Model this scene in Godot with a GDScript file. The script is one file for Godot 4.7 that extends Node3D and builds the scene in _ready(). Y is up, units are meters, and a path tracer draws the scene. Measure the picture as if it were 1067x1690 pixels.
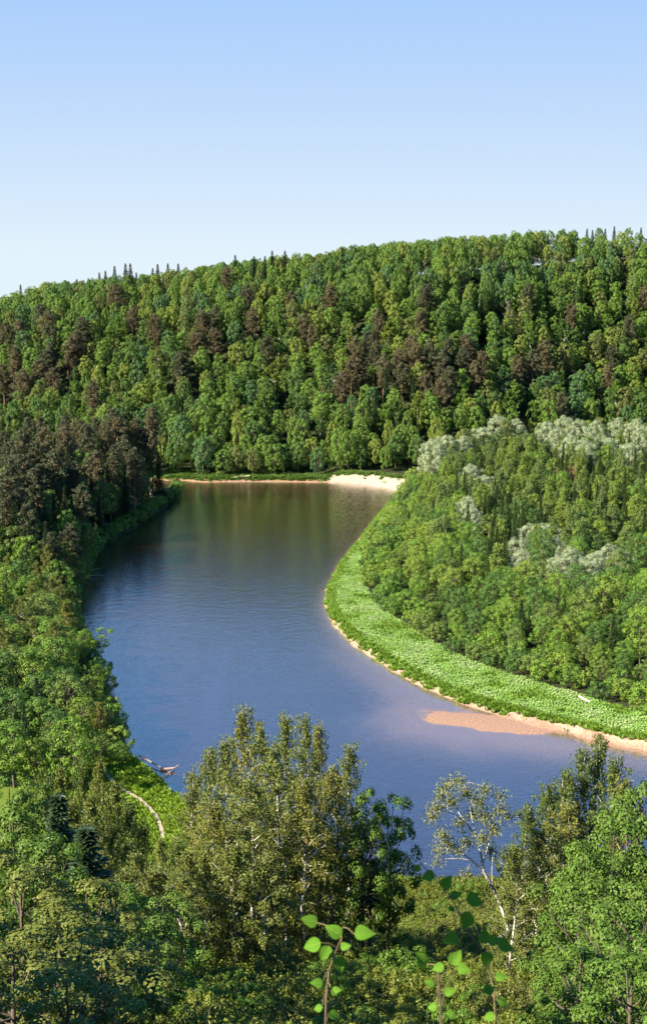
extends Node3D
# A river bend in a wooded valley, seen from the top of a bluff in summer sun.

const FOCAL := 2321.0                # photo pixels
const CX := 533.5
const CY := 845.0
const PITCH := 10.13                 # degrees down
const EYE := 81.6                    # metres above the river
var tilt := Basis(Vector3.RIGHT, -deg_to_rad(PITCH))
var rng := RandomNumberGenerator.new()
var noise := FastNoiseLite.new()
var noise2 := FastNoiseLite.new()
var names := {}
var to_sun := Vector3(-0.80, 0.58, 0.38).normalized()

# ---------------------------------------------------------------- pixel <-> place
func ray(px: float, py: float) -> Vector3:
	return tilt * Vector3((px - CX) / FOCAL, -(py - CY) / FOCAL, -1.0)

func on_level(px: float, py: float, y := 0.0) -> Vector3:
	var r := ray(px, py)
	return Vector3(0, EYE, 0) + r * ((y - EYE) / r.y)

func at_depth(px: float, py: float, d: float) -> Vector3:
	var r := ray(px, py)
	return Vector3(0, EYE, 0) + r * (d / -r.z)

func to_pixel(p: Vector3) -> Vector2:
	var q := tilt.inverse() * (p - Vector3(0, EYE, 0))
	return Vector2(CX + FOCAL * q.x / -q.z, CY - FOCAL * q.y / -q.z)

func flat(p: Vector3) -> Vector2:
	return Vector2(p.x, p.z)

func table(t: Array, x: float) -> float:
	if x <= t[0][0]:
		return t[0][1]
	for k in range(1, t.size()):
		if x <= t[k][0]:
			return lerpf(t[k - 1][1], t[k][1], (x - t[k - 1][0]) / (t[k][0] - t[k - 1][0]))
	return t[-1][1]

# ---------------------------------------------------------------- the lie of the land
const SHORE_LEFT := [[304, 804], [290, 824], [240, 860], [190, 890], [160, 915], [140, 960], [128, 1010], [128, 1040], [148, 1085], [168, 1125], [183, 1175], [198, 1222], [216, 1256], [240, 1276], [272, 1300], [296, 1318], [335, 1355], [420, 1400], [560, 1442], [700, 1465], [850, 1465], [1000, 1445], [1200, 1410], [1500, 1400]]
const SHORE_RIGHT := [[1500, 1330], [1250, 1290], [1067, 1238], [1010, 1225], [960, 1213], [900, 1199], [830, 1182], [765, 1163], [700, 1137], [640, 1103], [585, 1067], [550, 1032], [534, 1000], [537, 975], [558, 932], [600, 880], [625, 848], [648, 822], [655, 812]]
const SHORE_FAR := [[640, 806], [600, 800], [540, 796], [450, 795], [375, 795], [340, 796], [300, 793]]
const TREE_LINE := [[668, 803], [655, 830], [628, 868], [604, 910], [597, 950], [612, 990], [650, 1022], [690, 1047], [740, 1077], [800, 1102], [860, 1122], [930, 1142], [1000, 1162], [1067, 1183], [1250, 1245], [1500, 1290]]
const RIDGE := [[-200, 500], [0, 486], [42, 476], [70, 464], [112, 461], [169, 456], [270, 447], [354, 434], [411, 427], [481, 420], [568, 415], [645, 407], [724, 401], [818, 395], [894, 389], [972, 382], [1067, 377], [1300, 370]]
const BLUFF := [[-60.0, -1.0], [0.0, 1.6], [3.0, 3.2], [10.0, 8.0], [30.0, 20.0], [60.0, 36.0], [95.0, 51.0], [120.0, 61.5], [150.0, 74.0], [170.0, 79.6], [185.0, 80.4], [240.0, 80.4]]
const HILL_FOOT := [[-600.0, -552.0], [-170.0, -541.0], [-60.0, -531.0], [45.0, -531.0], [75.0, -545.0], [120.0, -575.0], [200.0, -600.0], [600.0, -660.0]]
var river := PackedVector2Array()
var side := PackedInt32Array()       # which shore a river edge belongs to: 0 left/near, 1 right, 2 far
var strip := PackedVector2Array()    # the green strip on the right bank
var right_wood := PackedVector2Array()
var plateau := []
var bar_a: Vector2
var bar_b: Vector2

func make_outline() -> void:
	river.append(Vector2(-300, -472)); side.append(0)
	river.append(Vector2(-130, -478)); side.append(0)
	for q in SHORE_LEFT:
		river.append(flat(on_level(q[0], q[1]))); side.append(0)
	for q in SHORE_RIGHT:
		river.append(flat(on_level(q[0], q[1]))); side.append(1)
	for q in SHORE_FAR:
		river.append(flat(on_level(q[0], q[1]))); side.append(2)
	river.append(Vector2(-130, -526)); side.append(2)
	river.append(Vector2(-300, -532)); side.append(2)
	for q in SHORE_RIGHT:
		strip.append(flat(on_level(q[0], q[1])))
	for q in TREE_LINE:
		strip.append(flat(on_level(q[0], q[1], 1.2)))
		right_wood.append(flat(on_level(q[0], q[1], 1.2)))
	right_wood.append(Vector2(260, -320))
	right_wood.append(Vector2(260, -640))
	right_wood.append(Vector2(140, -592))
	right_wood.append(Vector2(80, -549))
	right_wood.append(Vector2(50, -534))
	for q in RIDGE:
		var p := at_depth(q[0], q[1], 645.0)
		plateau.append([p.x, p.y - 18.0 - lerpf(0.5, -3.5, clampf(q[0] / 1067.0, 0.0, 1.0))])
	bar_a = flat(on_level(735, 1186))
	bar_b = flat(on_level(890, 1203))

# distance to the shore (positive on land) and the shore's side
func shore(x: float, z: float) -> Vector2:
	var p := Vector2(x, z)
	var best := 1e9
	var which := 0
	var inside := false
	var n := river.size()
	var a := river[n - 1]
	for k in n:
		var b := river[k]
		var ab := b - a
		var t := clampf((p - a).dot(ab) / ab.length_squared(), 0.0, 1.0)
		var d := (a + ab * t).distance_squared_to(p)
		if d < best:
			best = d
			which = side[k]
		if (a.y > z) != (b.y > z) and x < (b.x - a.x) * (z - a.y) / (b.y - a.y) + a.x:
			inside = not inside
		a = b
	best = sqrt(best)
	return Vector2(-best if inside else best, which)

func height(x: float, z: float) -> float:
	return height_with(x, z, shore(x, z))

func height_with(x: float, z: float, s: Vector2) -> float:
	var sd: float = s.x + noise.get_noise_2d(x * 9.0, z * 9.0) * 0.7
	if sd < 0.0:
		var slope := 0.5 if s.y < 0.5 else (lerpf(0.055, 0.35, smoothstep(-275.0, -330.0, z)) if s.y < 1.5 else 0.3)
		var depth := minf(-sd * slope, 2.6)
		if s.y > 0.5 and s.y < 1.5:
			depth = minf(depth + 0.22 * maxf(0.0, -sd - 7.0), 2.6)
			var ab := bar_b - bar_a
			var p := Vector2(x, z)
			var t := clampf((p - bar_a).dot(ab) / ab.length_squared(), 0.0, 1.0)
			var away := maxf(0.0, (bar_a + ab * t).distance_to(p) + 1.6 * noise.get_noise_2d(x * 14.0, z * 14.0))
			var wide := 1.2 + 2.6 * sin(PI * clampf(t * 0.8 + 0.12, 0.0, 1.0))
			depth = depth * pow(smoothstep(wide + 1.0, wide + 26.0, away), 1.6) - 0.14 * (1.0 - smoothstep(wide * 0.3, wide + 2.2, away))
			depth += 0.05 * noise.get_noise_2d(x * 5.0 + 70.0, z * 5.0)
		return -depth - 0.04
	var bank := 1.0 if s.y > 0.5 else lerpf(0.5, 1.25, smoothstep(-235.0, -260.0, z))
	if s.y > 1.5 or z < -470.0:
		bank += 1.8 * smoothstep(0.0, 10.0, x) * smoothstep(1.5, 7.0, sd)
	var h := bank * smoothstep(0.0, 2.6, sd) + 0.012 * minf(sd, 90.0) + noise.get_noise_2d(x * 4.0, z * 4.0) * 0.25 * smoothstep(1.0, 6.0, sd)
	# the bluff the viewer stands on
	var d := -z
	if d < 245.0:
		var side_lift := 0.0
		h = maxf(h, EYE - table(BLUFF, d) + side_lift + noise.get_noise_2d(x * 2.0, z * 2.0) * 1.2 * smoothstep(12.0, 60.0, d))
	# the left side of the valley
	if x < -70.0 and z > -475.0:
		h += 26.0 * smoothstep(-80.0, -300.0, x) * smoothstep(-475.0, -400.0, z)
	if x < -30.0 and z < -320.0 and z > -482.0 and s.y < 0.5:
		h += 9.0 * smoothstep(2.0, 24.0, sd) * smoothstep(-320.0, -360.0, z)
	# the wooded hill across the river
	var up := table(HILL_FOOT, x) - z
	if up > 0.0:
		var t := clampf(up / 118.0, 0.0, 1.0)
		var top := table(plateau, x * 645.0 / maxf(560.0, d))
		h += (top - 2.0) * (0.55 * t + 0.45 * t * t * (3.0 - 2.0 * t)) + noise2.get_noise_2d(x, z) * 5.0 * t * (1.0 - t) * 4.0
		if up > 118.0:
			h = lerpf(h, 2.0, smoothstep(160.0, 440.0, up))
	return h

# where the sight line through a pixel comes within `tall` metres of the ground
func by_top(px: float, py: float, tall: float, from := 420.0, to := 700.0) -> Array:
	var d := from
	var near := -1e9
	var best := Vector3.ZERO
	while d < to:
		var p := at_depth(px, py, d)
		var g := height(p.x, p.z)
		if p.y - g <= tall:
			return [Vector3(p.x, g, p.z), maxf(p.y - g, tall * 0.8)]
		if g - p.y > near:
			near = g - p.y
			best = Vector3(p.x, g, p.z)
		d += 2.0
	return [best, minf(-near, tall * 1.35)]

# ---------------------------------------------------------------- mesh helpers
class Leaves:
	var v := PackedVector3Array()
	var c := PackedColorArray()
	var i := PackedInt32Array()
	var r: RandomNumberGenerator
	func leaf(p: Vector3, n: Vector3, l: float, w: float, col: Color) -> void:
		var a := n.cross(Vector3(r.randf() - 0.5, r.randf() - 0.5, r.randf() - 0.5)).normalized()
		leaf_along(p, n, a, l, w, col)
	func leaf_along(p: Vector3, n: Vector3, a: Vector3, l: float, w: float, col: Color) -> void:
		var b := n.cross(a).normalized() * w * 0.5
		a *= l * 0.5
		var bend := n * l * 0.12
		var k := v.size()
		v.append(p - a)
		v.append(p + b + bend)
		v.append(p + a)
		v.append(p - b + bend)
		for q in 4:
			c.append(col)
		i.append_array([k, k + 1, k + 2, k, k + 2, k + 3])
	func sphere() -> Vector3:
		var y := r.randf() * 2.0 - 1.0
		var t := r.randf() * TAU
		var s := sqrt(1.0 - y * y)
		return Vector3(s * cos(t), y, s * sin(t))
	func mesh() -> ArrayMesh:
		var a := []
		a.resize(Mesh.ARRAY_MAX)
		a[Mesh.ARRAY_VERTEX] = v
		a[Mesh.ARRAY_COLOR] = c
		a[Mesh.ARRAY_INDEX] = i
		var m := ArrayMesh.new()
		m.add_surface_from_arrays(Mesh.PRIMITIVE_TRIANGLES, a)
		return m

class Tubes:
	var v := PackedVector3Array()
	var n := PackedVector3Array()
	var c := PackedColorArray()
	var i := PackedInt32Array()
	func tube(pts: Array, rad: Array, sides: int, cols: Array) -> void:
		var k := v.size()
		var count := pts.size()
		for s in count:
			var along: Vector3 = (pts[mini(s + 1, count - 1)] - pts[maxi(s - 1, 0)]).normalized()
			var u := along.cross(Vector3(0.31, 0.2, 0.93)).normalized()
			var w := along.cross(u)
			for q in sides:
				var t := TAU * q / sides
				var d := u * cos(t) + w * sin(t)
				v.append(pts[s] + d * rad[s])
				n.append(d)
				c.append(cols[s % cols.size()])
		for s in count - 1:
			for q in sides:
				var a := k + s * sides + q
				var b := k + s * sides + (q + 1) % sides
				i.append_array([a, a + sides, b, b, a + sides, b + sides])
		var e := v.size()
		v.append(pts[-1]); n.append((pts[-1] - pts[-2]).normalized()); c.append(cols[(count - 1) % cols.size()])
		v.append(pts[0]); n.append((pts[0] - pts[1]).normalized()); c.append(cols[0])
		for q in sides:
			i.append_array([k + (count - 1) * sides + (q + 1) % sides, k + (count - 1) * sides + q, e])
			i.append_array([k + q, k + (q + 1) % sides, e + 1])
	func mesh() -> ArrayMesh:
		var a := []
		a.resize(Mesh.ARRAY_MAX)
		a[Mesh.ARRAY_VERTEX] = v
		a[Mesh.ARRAY_NORMAL] = n
		a[Mesh.ARRAY_COLOR] = c
		a[Mesh.ARRAY_INDEX] = i
		var m := ArrayMesh.new()
		m.add_surface_from_arrays(Mesh.PRIMITIVE_TRIANGLES, a)
		return m

func leaves() -> Leaves:
	var b := Leaves.new()
	b.r = rng
	return b

func tint(spread: float) -> Color:
	var k := 1.0 + (rng.randf() * 2.0 - 1.0) * spread
	var warm := (rng.randf() * 2.0 - 1.0) * spread * 0.45
	return Color(k * (1.0 + warm), k, k * (1.0 - warm))

func bark(r: float, g: float, b: float, count := 5) -> Array:
	var out := []
	for k in count:
		var f := rng.randf_range(0.7, 1.25)
		out.append(Color(r * f, g * f, b * f))
	return out

func bend_line(a: Vector3, b: Vector3, sag: Vector3, count: int) -> Array:
	var out := []
	for k in count:
		var t := float(k) / (count - 1)
		out.append(a.lerp(b, t) + sag * 4.0 * t * (1.0 - t))
	return out

func taper(a: float, b: float, count: int) -> Array:
	var out := []
	for k in count:
		out.append(lerpf(a, b, float(k) / (count - 1)))
	return out

# ---------------------------------------------------------------- kinds of tree (each returns crown and trunk meshes)
# Broad crown made of leafy clumps carried on limbs.
func broad(tall: float, rad: float, low: float, clumps: int, clump_r: float, per: int, ls: float, spread := 0.25, loose := 0.0, bark_col := Color(0.09, 0.075, 0.055)) -> Dictionary:
	var L := leaves()
	var T := Tubes.new()
	var bc := bark(bark_col.r, bark_col.g, bark_col.b)
	var mid := Vector3(0, tall * (low + 1.0) * 0.5, 0)
	var half := tall * (1.0 - low) * 0.5
	var lean := Vector3(rng.randf_range(-0.06, 0.06), 0, rng.randf_range(-0.06, 0.06)) * tall
	T.tube([Vector3(0, -0.6, 0), lean * 0.15 + Vector3(0, tall * low * 0.6, 0), lean * 0.5 + mid - Vector3(0, half * 0.3, 0), lean + Vector3(0, tall * 0.9, 0)], [tall * 0.018, tall * 0.014, tall * 0.010, tall * 0.003], 6, bc)
	var bias := rng.randf() * TAU
	var lobes := []
	for k in 4:
		lobes.append(L.sphere())
	for k in clumps:
		var y := 1.0 - 2.0 * (k + 0.5) / clumps
		var t := bias + k * 2.39996 + rng.randf_range(-0.35, 0.35)
		var s := sqrt(1.0 - y * y)
		var dir := Vector3(s * cos(t), y, s * sin(t))
		if dir.y < -0.75 and rng.randf() < 0.6:
			continue
		var reach := rng.randf_range(0.55 if k % 3 else 0.8, 1.0 + loose)
		var lobe := 0.0
		for e in lobes:
			lobe = maxf(lobe, dir.dot(e))
		reach *= 0.74 + 0.36 * lobe * lobe
		if dir.y > 0.72:
			reach = rng.randf_range(0.70, 0.90)
		var squat := 1.0 if dir.y > 0 else 0.9
		var at := mid + lean * (0.5 + 0.4 * dir.y) + Vector3(dir.x * rad, dir.y * half * squat, dir.z * rad) * reach
		var cr := clump_r * rng.randf_range(0.65, 1.25)
		var ct := tint(spread * 0.6)
		if rng.randf() < 0.4:
			var from := mid + lean * 0.5 + Vector3(0, (at.y - mid.y) * 0.55 - half * 0.15, 0)
			T.tube(bend_line(from, at, Vector3(0, -0.03 * tall, 0), 3), taper(tall * 0.006, tall * 0.002, 3), 4, bc)
		for q in per:
			var d := L.sphere()
			if d.dot(dir) < -0.35:
				d = -d
			var p := at + Vector3(d.x, d.y * 0.78, d.z) * cr * rng.randf_range(0.6, 1.08)
			var n := (d + L.sphere() * 0.36 + Vector3(0, 0.22, 0)).normalized()
			var lt := tint(spread)
			var size := ls * rng.randf_range(0.65, 1.3)
			L.leaf(p, n, size, size * 0.75, Color(ct.r * lt.r, ct.g * lt.g, ct.b * lt.b))
	return {"crown": L.mesh(), "trunk": T.mesh(), "tall": tall, "rad": rad}

# Scots pine: bare lower trunk, pads of needles on spreading branches.
func pine(tall: float, rad: float, ls: float, dense := 1.0) -> Dictionary:
	var L := leaves()
	var T := Tubes.new()
	var bc := bark(0.20, 0.115, 0.07)
	var lean := Vector3(rng.randf_range(-0.04, 0.04), 0, rng.randf_range(-0.04, 0.04)) * tall
	T.tube([Vector3(0, -0.6, 0), lean * 0.4 + Vector3(0, tall * 0.5, 0), lean + Vector3(0, tall * 0.97, 0)], [tall * 0.013, tall * 0.010, tall * 0.003], 6, bc)
	var y := tall * rng.randf_range(0.28, 0.42)
	var low := y
	while y < tall:
		var f := (y - low) / (tall - low)
		var reach := rad * (0.55 + 0.75 * sin(PI * clampf(0.18 + f * 0.78, 0.0, 1.0))) * 0.78
		if f > 0.9:
			reach *= 0.6
		var n := 5 if f < 0.85 else 3
		for k in n:
			if f < 0.2 and rng.randf() < 0.35:
				continue
			var t := TAU * k / n + rng.randf() * 1.4 + y
			var out := Vector3(cos(t), 0, sin(t))
			var len_b := reach * rng.randf_range(0.6, 1.15)
			var from := lean * (y / tall) + Vector3(0, y, 0)
			var tip := from + out * len_b + Vector3(0, len_b * rng.randf_range(0.0, 0.35), 0)
			T.tube([from, tip], [tall * 0.004, tall * 0.0015], 3, bc)
			var ct := tint(0.16)
			for pad in 3:
				var at := from.lerp(tip, 0.45 + 0.3 * pad) + L.sphere() * 0.25
				for q in int(24 * dense):
					var d := L.sphere()
					var p := at + Vector3(d.x, d.y * 0.85, d.z) * rng.randf_range(0.4, 1.0) * 0.25 * rad
					var lt := tint(0.28)
					L.leaf(p, (d * 0.7 + Vector3(0, 0.5, 0) + L.sphere() * 0.5).normalized(), ls * rng.randf_range(0.8, 1.4), ls * 0.42, Color(ct.r * lt.r, ct.g * lt.g, ct.b * lt.b))
		y += tall * rng.randf_range(0.035, 0.05)
	return {"crown": L.mesh(), "trunk": T.mesh(), "tall": tall, "rad": rad}

# Spruce: a cone of drooping boughs.
func spruce(tall: float, rad: float, ls: float, step: float) -> Dictionary:
	var L := leaves()
	var T := Tubes.new()
	T.tube([Vector3(0, -0.6, 0), Vector3(0, tall * 0.5, 0), Vector3(0, tall * 0.99, 0)], [tall * 0.012, tall * 0.008, tall * 0.001], 6, bark(0.085, 0.06, 0.045))
	var y := tall * 0.07
	while y < tall * 0.985:
		var f := y / tall
		var reach := rad * (1.0 - f) * rng.randf_range(0.82, 1.15) + 0.12
		var n := int(clampf(5.0 + reach * 2.4, 5.0, 16.0))
		var off := rng.randf() * TAU
		for k in n:
			var t := off + TAU * k / n + rng.randf_range(-0.25, 0.25)
			var out := Vector3(cos(t), 0, sin(t))
			var len_b := reach * rng.randf_range(0.7, 1.2)
			var ct := tint(0.18)
			var parts := maxi(2, int(len_b / (ls * 0.55)))
			for q in parts:
				var g := (q + 0.6) / parts
				var p := Vector3(0, y, 0) + out * len_b * g - Vector3(0, len_b * (0.10 + 0.42 * g * g) - 0.16 * len_b * smoothstep(0.75, 1.0, g), 0)
				var n2 := (Vector3(0, 1, 0) + out * 0.45 + L.sphere() * 0.35).normalized()
				var lt := tint(0.22)
				var cc := Color(ct.r * lt.r, ct.g * lt.g, ct.b * lt.b)
				var across := n2.cross(out).normalized()
				L.leaf_along(p, n2, (out + across * rng.randf_range(-0.3, 0.3)).normalized(), ls * 1.3, ls * 0.5, cc)
				L.leaf_along(p + across * ls * 0.35, n2, (out + across * 0.8).normalized(), ls * 1.1, ls * 0.4, cc)
				L.leaf_along(p - across * ls * 0.35 - Vector3(0, ls * 0.2, 0), (n2 + out * 0.5).normalized(), (out - across * 0.8).normalized(), ls * 1.1, ls * 0.4, cc)
		y += step * rng.randf_range(0.8, 1.2) * (1.0 - 0.45 * f)
	return {"crown": L.mesh(), "trunk": T.mesh(), "tall": tall, "rad": rad}

# Birch: ascending limbs with hanging sprays of small leaves.
func birch(tall: float, rad: float, low: float, limbs: int, spray: int, ls: float, lean := Vector3.ZERO, forks := []) -> Dictionary:
	var L := leaves()
	var T := Tubes.new()
	var white := []
	for k in 7:
		var f := rng.randf_range(0.42, 0.62)
		white.append(Color(f, f * 0.97, f * 0.9) if k % 3 != 2 else Color(0.09, 0.08, 0.07))
	var wood := [Color(0.16, 0.11, 0.08), Color(0.22, 0.16, 0.12)]
	var wave := Vector3(rng.randf_range(-1, 1), 0, rng.randf_range(-1, 1)) * tall * 0.02
	var pts := []
	for k in 9:
		var t := k / 8.0
		pts.append(Vector3(0, -0.6, 0).lerp(Vector3(0, tall, 0) + lean, t) + wave * sin(t * 7.0) + lean * 0.12 * sin(t * PI))
	var skin := []
	for k in 9:
		skin.append(white[k % 7] if k < 6 else Color(0.20, 0.15, 0.11))
	T.tube(pts, [0.0085, 0.0078, 0.0070, 0.0060, 0.0050, 0.0038, 0.0024, 0.0012, 0.0003].map(func(f): return f * tall), 7, skin)
	var starts := []
	for k in limbs:
		var f := lerpf(low, 0.97, (k + rng.randf()) / limbs)
		var seg := f * 8.0
		var from: Vector3 = pts[int(seg)].lerp(pts[mini(int(seg) + 1, 8)], seg - int(seg))
		var t := k * 2.39996 + rng.randf() * 0.8
		var g := (f - low) / (1.0 - low)
		var reach := rad * (0.42 + 0.85 * sin(PI * pow(clampf(g, 0, 1), 0.75))) * rng.randf_range(0.7, 1.2) * (1.0 - 0.25 * g)
		starts.append([from, from + Vector3(cos(t), 0, sin(t)) * reach + Vector3(0, reach * rng.randf_range(0.5, 1.1), 0)])
	for k in 3:
		starts.append([pts[7 - k % 2], pts[8] + Vector3(rng.randf_range(-0.3, 0.3), 0.25, rng.randf_range(-0.3, 0.3))])
	for f in forks:
		starts.append(f)
	for s in starts:
		var from: Vector3 = s[0]
		var tip: Vector3 = s[1]
		var reach := from.distance_to(tip)
		var line := bend_line(from, tip, Vector3(0, reach * 0.08, 0), 5)
		T.tube(line, taper(maxf(0.012, reach * 0.012), 0.006, 5), 4, white if reach > rad * 0.9 else wood)
		var steps := maxi(3, int(reach / 0.30))
		for k in steps:
			var g := lerpf(0.22, 1.05, (k + rng.randf()) / steps)
			var ct := tint(0.2)
			var hang := rng.randf_range(0.5, 1.3) * (0.55 + 0.25 * rad)
			var base := from.lerp(tip, g) + Vector3(0, reach * 0.32 * g * (1.0 - g), 0) + Vector3(rng.randf_range(-1, 1), rng.randf_range(-0.4, 0.6), rng.randf_range(-1, 1)) * 0.3 * rad * 0.6
			for q in spray:
				var h := rng.randf()
				var sp := 0.10 + 0.22 * (1.0 - h)
				var p := base + Vector3(rng.randf_range(-1, 1) * sp, -h * hang + 0.15, rng.randf_range(-1, 1) * sp)
				var lt := tint(0.3)
				var size := ls * rng.randf_range(0.7, 1.3)
				L.leaf(p, (L.sphere() + Vector3(0, 0.35, 0)).normalized(), size, size * 0.72, Color(ct.r * lt.r, ct.g * lt.g, ct.b * lt.b))
	return {"crown": L.mesh(), "trunk": T.mesh(), "tall": tall, "rad": rad}

# Narrow young tree of the flood plain: a loose spire of leaves.
func spire(tall: float, rad: float, per: int, ls: float) -> Dictionary:
	var L := leaves()
	var T := Tubes.new()
	T.tube([Vector3(0, -0.6, 0), Vector3(0, tall * 0.5, 0), Vector3(0, tall * 0.97, 0)], [tall * 0.010, tall * 0.008, tall * 0.002], 5, bark(0.24, 0.22, 0.18))
	var y := tall * 0.14
	while y < tall:
		var f := y / tall
		var reach := rad * (0.25 + 0.9 * pow(1.0 - f, 0.6)) * smoothstep(0.05, 0.3, f)
		var n := 4 if f < 0.8 else 2
		var off := rng.randf() * TAU
		for k in n:
			var t := off + TAU * k / n + rng.randf_range(-0.5, 0.5)
			var len_b := reach * rng.randf_range(0.5, 1.1)
			var at := Vector3(cos(t) * len_b, y + len_b * 0.3, sin(t) * len_b)
			T.tube([Vector3(0, y, 0), at], [tall * 0.003, tall * 0.001], 3, [Color(0.14, 0.11, 0.09)])
			var ct := tint(0.2)
			for q in per:
				var d := L.sphere()
				var lt := tint(0.25)
				var size := ls * rng.randf_range(0.7, 1.3)
				L.leaf(at + Vector3(d.x, d.y * 1.2, d.z) * rng.randf_range(0.3, 1.0) * (0.35 + rad * 0.22), (d + L.sphere() * 0.6 + Vector3(0, 0.2, 0)).normalized(), size, size * 0.7, Color(ct.r * lt.r, ct.g * lt.g, ct.b * lt.b))
		y += tall * 0.045
	return {"crown": L.mesh(), "trunk": T.mesh(), "tall": tall, "rad": rad}

# Bare grey tree.
func bare(tall: float, rad: float, limbs: int, col: Color) -> Dictionary:
	var L := Tubes.new()
	var T := Tubes.new()
	var bc := bark(col.r, col.g, col.b)
	T.tube([Vector3(0, -0.6, 0), Vector3(0.2, tall * 0.5, 0.1), Vector3(0.1, tall * 0.98, 0.3)], [tall * 0.016, tall * 0.011, tall * 0.003], 6, bc)
	for k in limbs:
		var y := tall * lerpf(0.3, 0.95, (k + rng.randf()) / limbs)
		var t := k * 2.4 + rng.randf()
		var reach := rad * rng.randf_range(0.5, 1.1)
		var from := Vector3(0.15, y, 0.1)
		var tip := from + Vector3(cos(t) * reach, reach * rng.randf_range(0.3, 1.0), sin(t) * reach)
		L.tube(bend_line(from, tip, Vector3(0, -0.06 * reach, 0), 4), taper(tall * 0.007, tall * 0.002, 4), 4, bc)
		for q in 4:
			var g := rng.randf_range(0.35, 0.95)
			var b := from.lerp(tip, g)
			L.tube([b, b + Vector3(rng.randf_range(-1, 1), rng.randf_range(0.1, 1.0), rng.randf_range(-1, 1)) * reach * 0.4], [tall * 0.0028, tall * 0.001], 3, bc)
	return {"crown": L.mesh(), "trunk": T.mesh(), "tall": tall, "rad": rad}

# ---------------------------------------------------------------- materials
func solid(called: String, col: Color, rough := 0.9) -> StandardMaterial3D:
	var m := StandardMaterial3D.new()
	m.resource_name = called
	m.albedo_color = col.linear_to_srgb()
	m.roughness = rough
	m.metallic_specular = 0.3
	m.vertex_color_use_as_albedo = true
	m.cull_mode = BaseMaterial3D.CULL_DISABLED
	return m

func leafy(called: String, r: float, g: float, b: float, through := 0.34, gloss := 0.5) -> StandardMaterial3D:
	var m := solid(called, Color(r, g, b), gloss)
	m.backlight_enabled = true
	m.backlight = Color(through * 0.95, through, through * 0.5).linear_to_srgb()
	return m

# ---------------------------------------------------------------- things
func numbered(called: String) -> String:
	var n: int = names.get(called, 0)
	names[called] = n + 1
	return called if n == 0 else "%s_%03d" % [called, n]

func tag(o: Node, label: String, category: String, group := "") -> void:
	o.set_meta("label", label)
	o.set_meta("category", category)
	if group:
		o.set_meta("group", group)

func part(called: String, m: Mesh, mat: Material, parent: Node) -> MeshInstance3D:
	var o := MeshInstance3D.new()
	o.name = called
	o.mesh = m
	o.material_override = mat
	parent.add_child(o, true)
	return o

func structure(called: String, m: Mesh, mat: Material) -> MeshInstance3D:
	var o := part(called, m, mat, self)
	o.set_meta("kind", "structure")
	return o

func thing(called: String, label: String, category: String, group: String, at: Vector3) -> Node3D:
	var o := Node3D.new()
	o.name = numbered(called)
	add_child(o)
	o.position = at
	tag(o, label, category, group)
	return o

var taken := {}                       # footprints of trees, by 10 m cell
func footprint(p: Vector3, r: float) -> void:
	var key := Vector2i(int(floor(p.x / 10.0)), int(floor(p.z / 10.0)))
	if not taken.has(key):
		taken[key] = []
	taken[key].append(Vector3(p.x, r, p.z))

func is_free(x: float, z: float, r: float) -> bool:
	var kx := int(floor(x / 10.0))
	var kz := int(floor(z / 10.0))
	for i in range(kx - 1, kx + 2):
		for j in range(kz - 1, kz + 2):
			for q in taken.get(Vector2i(i, j), []):
				var dx: float = q.x - x
				var dz: float = q.z - z
				if dx * dx + dz * dz < (q.y + r) * (q.y + r) * 0.49:
					return false
	return true

func tree(called: String, label: String, group: String, kind: Dictionary, leaf: Material, wood: Material, at: Vector3, tall: float, wide := 0.0, crown_name := "crown", category := "tree") -> Node3D:
	var o := thing(called, label, category, group, at)
	var k: float = tall / kind.tall
	var kr: float = k if wide <= 0.0 else wide / kind.rad
	o.rotation.y = rng.randf() * TAU
	o.scale = Vector3(kr, k, kr)
	part("trunk" if category == "tree" else "stem", kind.trunk, wood, o)
	part(crown_name, kind.crown, leaf, o)
	footprint(at, wide if wide > 0.0 else kind.rad * k)
	return o

func pick(a: Array) -> Variant:
	return a[rng.randi() % a.size()]

var landmarks := []
func landmark(p: Vector3, what: String) -> void:
	landmarks.append([Vector2(p.x, p.z), what])

func beside(p: Vector3, reach: float) -> String:
	var best := reach
	var out := ""
	for q in landmarks:
		var d: float = q[0].distance_to(Vector2(p.x, p.z))
		if d < best:
			best = d
			out = " beside " + q[1]
	return out

# many copies of one mesh in a single object
func scatter(called: String, m: Mesh, mat: Material, places: Array, cols: PackedColorArray, parent: Node = null) -> MultiMeshInstance3D:
	var mm := MultiMesh.new()
	mm.transform_format = MultiMesh.TRANSFORM_3D
	mm.use_colors = true
	mm.mesh = m
	mm.instance_count = places.size()
	for k in places.size():
		mm.set_instance_transform(k, places[k])
		mm.set_instance_color(k, cols[k])
	var o := MultiMeshInstance3D.new()
	o.name = called
	o.multimesh = mm
	o.material_override = mat
	(self if parent == null else parent).add_child(o, true)
	o.set_meta("kind", "stuff")
	return o

func put(p: Vector3, yaw: float, s: Vector3) -> Transform3D:
	return Transform3D(Basis(Vector3.UP, yaw).scaled_local(s), p)

# ================================================================ build
func _ready() -> void:
	rng.seed = 20240611
	noise.seed = 5
	noise.frequency = 0.012
	noise2.seed = 9
	noise2.frequency = 0.016
	make_outline()
	set_camera_and_light()
	build_ground()
	build_water()
	build_hill_wood()
	build_left_bank()
	build_right_bank()
	build_grass()
	build_slope()
	build_near_sprigs()
	build_driftwood()

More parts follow.
